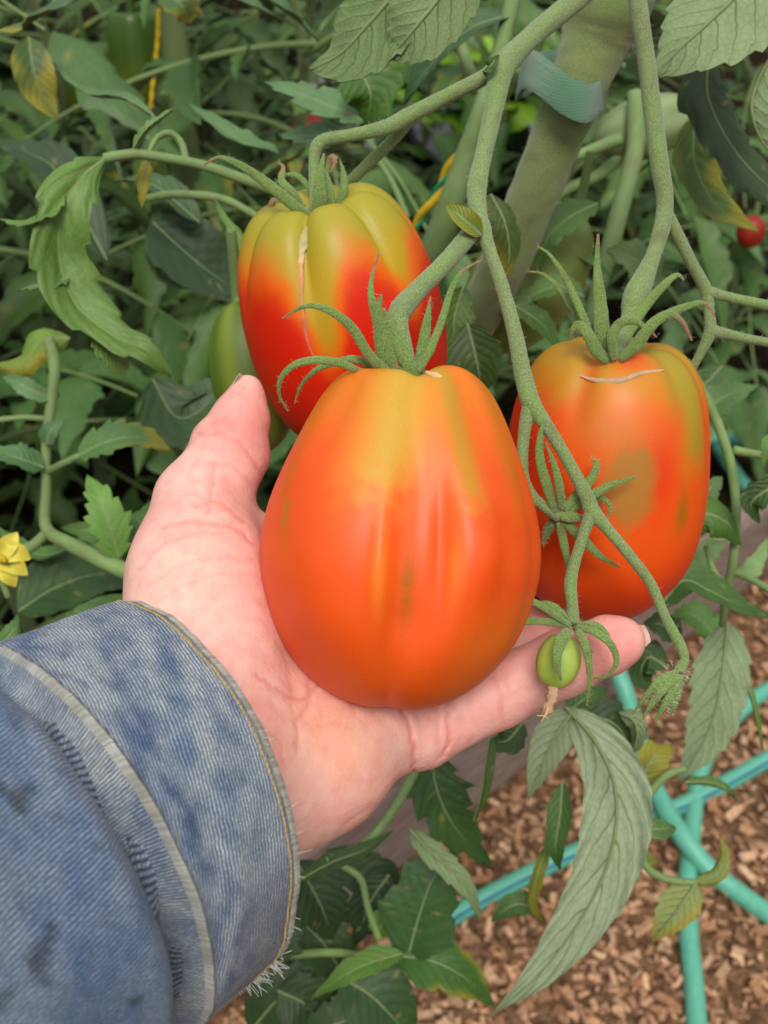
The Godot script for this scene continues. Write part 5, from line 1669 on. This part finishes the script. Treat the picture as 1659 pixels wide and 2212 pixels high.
			col.a = 1.0
			var across := (l + arc * 0.14) / 1.25
			if i >= 42 and i <= 44:
				across = 0.025
				col = col.lerp(S(172, 168, 156), clampf(0.45 + 0.8 * f2, 0.1, 0.8))
			elif i > 44:
				across = (l * 0.30 + arc * 0.95) / 1.25
			dg.add(eye_frame * (p * 0.01), col, Vector2(across, (arc - l * 0.3 if i <= 44 else l) / 1.25))
	var row := nt + 1
	for i in nl:
		if i == 44:
			continue
		for j in nt:
			var a := i * row + j
			dg.quad(a, a + 1, a + row + 1, a + row)
	var inner := Geo.new()
	for i in 13:
		for j in nt + 1:
			var th := -PI * 0.5 + TAU * j / nt
			var p: Vector3 = sleeve_at.call(th, i * 0.5)
			var mid_axis: Vector3 = c0 - ax * (i * 0.5)
			inner.add(eye_frame * ((p - (p - mid_axis).normalized() * 0.16) * 0.01), S(150, 158, 170), Vector2(j * 0.05, i * 0.2))
	for i in 12:
		for j in nt:
			var a := i * row + j
			inner.quad(a, a + row, a + row + 1, a + 1)
	# make sure the cloth faces outward
	var mid_i := (nl / 2) * row + nt / 2
	var face := (dg.v[mid_i + 1] - dg.v[mid_i]).cross(dg.v[mid_i + row] - dg.v[mid_i])
	if face.dot(W(w)) * sin(-PI * 0.5 + TAU * 0.5) < 0.0 or face.dot(dg.v[mid_i] - eye_frame * ((c0 - ax * 7.5) * 0.01)) < 0.0:
		for geo in [dg, inner]:
			for k in range(0, geo.ix.size(), 3):
				var t: int = geo.ix[k + 1]
				geo.ix[k + 1] = geo.ix[k + 2]
				geo.ix[k + 2] = t
	var sleeve := part("denim_sleeve", [dg, mats.denim, inner, mats.denim], who, wrist)
	# overcast edge of the cuff, stitch line and loose threads
	var rim := []
	var stitch := []
	for j in 121:
		var th := -PI * 0.5 + TAU * j / 120.0
		var p: Vector3 = sleeve_at.call(th, 0.0)
		rim.append(eye_frame * ((p - (p - c0).normalized() * 0.07) * 0.01))
		p = sleeve_at.call(th, 0.20)
		stitch.append(eye_frame * ((p + (p - c0).normalized() * 0.015) * 0.01))
	var eg := Geo.new()
	tube(eg, rim, [0.0011], 10, [S(118, 116, 112), S(132, 128, 120), S(112, 110, 106)], 1.0, Vector3.ZERO, 0.25)
	for k in 640:   # overlock loops round the raw edge
		var f := k / 640.0 * 119.9
		var q0: Vector3 = rim[int(f)].lerp(rim[int(f) + 1], f - int(f))
		var dir: Vector3 = (rim[int(f) + 1] - rim[int(f)]).normalized()
		var o2: Vector3 = (q0 - eye_frame * (c0 * 0.01)).normalized()
		var fw := dir.cross(o2)
		var tone := rng.randf_range(0.75, 1.15)
		tube(eg, [q0 + o2 * 0.0013 - fw * 0.0006 + dir * 0.0002, q0 + o2 * 0.0010 + fw * 0.0009, q0 - o2 * 0.0002 + fw * 0.0014], [0.00028], 4, [S(158, 156, 148) * tone])
	var hem := part("cuff_edge", [eg, mats.thread], sleeve, Vector3.ZERO)
	hem.position = Vector3.ZERO
	hem.mesh = mesh_of([eg, mats.thread], wrist)
	var sg := Geo.new()
	for j in 240:
		var f := j * 0.5
		var a0: Vector3 = stitch[int(f)].lerp(stitch[mini(int(f) + 1, 120)], f - int(f))
		var a1: Vector3 = stitch[int(f + 0.4)].lerp(stitch[mini(int(f + 0.4) + 1, 120)], f + 0.4 - int(f + 0.4))
		tube(sg, [a0, a1], [0.00028, 0.00032, 0.00028], 5, [S(168, 146, 102)])
	part("stitching", [sg, mats.thread], sleeve, wrist)
	var fg := Geo.new()
	for k in 220:
		var th := rng.randf_range(0.02, 0.62) if k < 170 else rng.randf_range(0.6, 3.0)
		var p: Vector3 = sleeve_at.call(th, rng.randf_range(-0.02, 0.06))
		var o3: Vector3 = (p - c0).normalized()
		var long := rng.randf_range(0.12, 0.42) * (1.0 if k < 170 else 0.35)
		var d := (o3 * rng.randf_range(0.4, 1.0) + ax * rng.randf_range(0.2, 1.2) + u * rng.randf_range(-0.5, 0.5)).normalized()
		var bendy := Vector3(rng.randfn(), rng.randfn(), rng.randfn()) * 0.06
		tube(fg, bend([eye_frame * (p * 0.01), eye_frame * ((p + d * long * 0.5 + bendy) * 0.01), eye_frame * ((p + d * long + bendy * 2.0) * 0.01)], 5), [0.00009, 0.00005], 4, [S(190, 190, 188)])
	part("frayed_threads", [fg, mats.thread], sleeve, wrist, true)


func build_small_things() -> void:
	# soft tie strap round the thick stem
	var at := V(1215, 190, 44)
	var o := thing("plant_tie", "soft green hook and loop tie strap wrapped round the thick stem", "plant tie", at)
	var g := Geo.new()
	var ids := []
	var loop := [[1115, 175, 46.5, -42], [1135, 150, 44.5, -40], [1170, 170, 43.0, -44], [1215, 205, 42.2, -48], [1258, 222, 42.3, -44], [1283, 215, 43.2, -44], [1296, 205, 44.6, -40], [1300, 190, 46.5, -36], [1240, 160, 48.5, -36], [1170, 150, 48.5, -36], [1115, 175, 46.5, -42]]
	var lo := []
	var hi := []
	for q in loop:
		lo.append(V(q[0], q[1] + 42, q[2]))
		hi.append(V(q[0] + 14, q[1] - 42, q[2] + 0.3))
	lo = bend(lo, 60)
	hi = bend(hi, 60)
	for i in 61:
		var out: Vector3 = (lo[i] - V(1215, 215, 45.2)).normalized() * 0.0007
		for s in 5:
			var p: Vector3 = lo[i].lerp(hi[i], s / 4.0)
			ids.append(g.add(p + out, S(84, 122, 96)))
			ids.append(g.add(p - out, S(74, 108, 86)))
	for i in 60:
		for s in 4:
			var a := i * 10 + s * 2
			g.quad(ids[a], ids[a + 2], ids[a + 12], ids[a + 10])
			g.quad(ids[a + 1], ids[a + 11], ids[a + 13], ids[a + 3])
		g.quad(ids[i * 10], ids[i * 10 + 10], ids[i * 10 + 11], ids[i * 10 + 1])
		g.quad(ids[i * 10 + 8], ids[i * 10 + 9], ids[i * 10 + 19], ids[i * 10 + 18])
	part("strap", [g, mats.tape], o, at)

	# twines
	for q in [
		["yellow and green twisted twine slanting up beside the forked stem", [[880, 520, 58], [920, 455, 57], [960, 385, 56], [1000, 315, 55], [1030, 255, 54], [1060, 190, 54], [1090, 100, 54]], 0.0022, true],
		["yellow twine hanging beside the green stake at the upper left", [[342, 20, 100], [340, 90, 100], [332, 160, 100], [325, 235, 100]], 0.0014, false],
	]:
		var pts := []
		for s in q[1]:
			pts.append(V(s[0], s[1], s[2]))
		pts = bend(pts, 90)
		at = pts[45]
		o = thing("twine", q[0], "twine", at)
		for strand in 2:
			var line := []
			for i in 91:
				var dir: Vector3 = (pts[mini(i + 1, 90)] - pts[maxi(i - 1, 0)]).normalized()
				var x := dir.cross(W(Vector3(0, 0, 1))).normalized()
				var y := dir.cross(x)
				var a := i * 0.28 + strand * PI
				line.append(pts[i] + (x * cos(a) + y * sin(a)) * (q[2] * 0.55))
			g = Geo.new()
			var wide: float = q[2] * (1.0 if strand == 0 or not q[3] else 0.55)
			tube(g, line, [wide], 8, [S(176, 150, 40) if strand == 0 or not q[3] else S(30, 120, 84)])
			part("strand", [g, mats.thread], o, at)

	# stake
	at = V(392, 230, 112)
	var foot := Vector3(at.x, 0.0, at.z)
	o = thing("garden_stake", "thick smooth pale green stake standing behind the peppers", "stake", foot)
	g = Geo.new()
	var line := []
	for i in 17:
		line.append(foot + Vector3.UP * (1.35 * i / 16.0))
	tube(g, line, [0.0135], 18, [S(112, 128, 82)])
	part("pole", [g, mats.stalk], o, foot)
	g = Geo.new()
	tube(g, [foot + Vector3.UP * 1.345, foot + Vector3.UP * 1.375], [0.0145, 0.012], 18, [S(96, 112, 72)])
	part("pole_cap", [g, mats.stalk], o, foot)

	# crumpled white sheet on the ground and lettuces behind
	at = ground_at(905, 330, 0.10)
	o = thing("white_sheet", "crumpled white sheet seen through the gap behind the twine", "sheet", at)
	g = Geo.new()
	for i in 41:
		for j in 31:
			var p := at + Vector3((i / 40.0 - 0.5) * 0.55, 0.16 + 0.35 * lump.get_noise_2d(i * 4.0, j * 5.0) * 0.5, (j / 30.0 - 0.5) * 0.7)
			g.add(p, S(206, 204, 214))
	for i in 40:
		for j in 30:
			var a := i * 31 + j
			g.quad(a, a + 1, a + 32, a + 31)
	part("sheet", [g, mats.cloth], o, at)
	for q in [["bright green lettuce behind the thick tied stem", 1160, 225, 1.0], ["bright green lettuce beside the white sheet", 985, 250, 0.9]]:
		at = ground_at(q[1], q[2] + 60, 0.12)
		var d: float = spot(at).z
		at = V(q[1], q[2], d * 0.78)
		o = thing("lettuce", q[0], "lettuce", at, "lettuces behind the tomato plants")
		for k in 16:
			var a := k * 2.4
			var r := 0.05 + 0.075 * (k / 15.0)
			var dir := Vector3(cos(a), 0.9 - 0.6 * k / 15.0, sin(a))
			var t := Geo.new()
			var v := Geo.new()
			leaf(t, v, [at, at + dir * r * 0.6, at + dir * r * 1.2 + Vector3.DOWN * 0.01, at + dir * r * 1.7 + Vector3.DOWN * 0.04], r * 1.5, (Vector3.UP * 0.7 - Vector3(cos(a), 0, sin(a))).normalized(), {"rows": 18, "cols": 8, "wave": 0.5, "top": S(132, 176, 60), "under": S(150, 188, 84), "bite": 0.1, "peak": 0.9})
			part("leaf", [t, mats.leaf_top, v, mats.leaf_under], o, at)
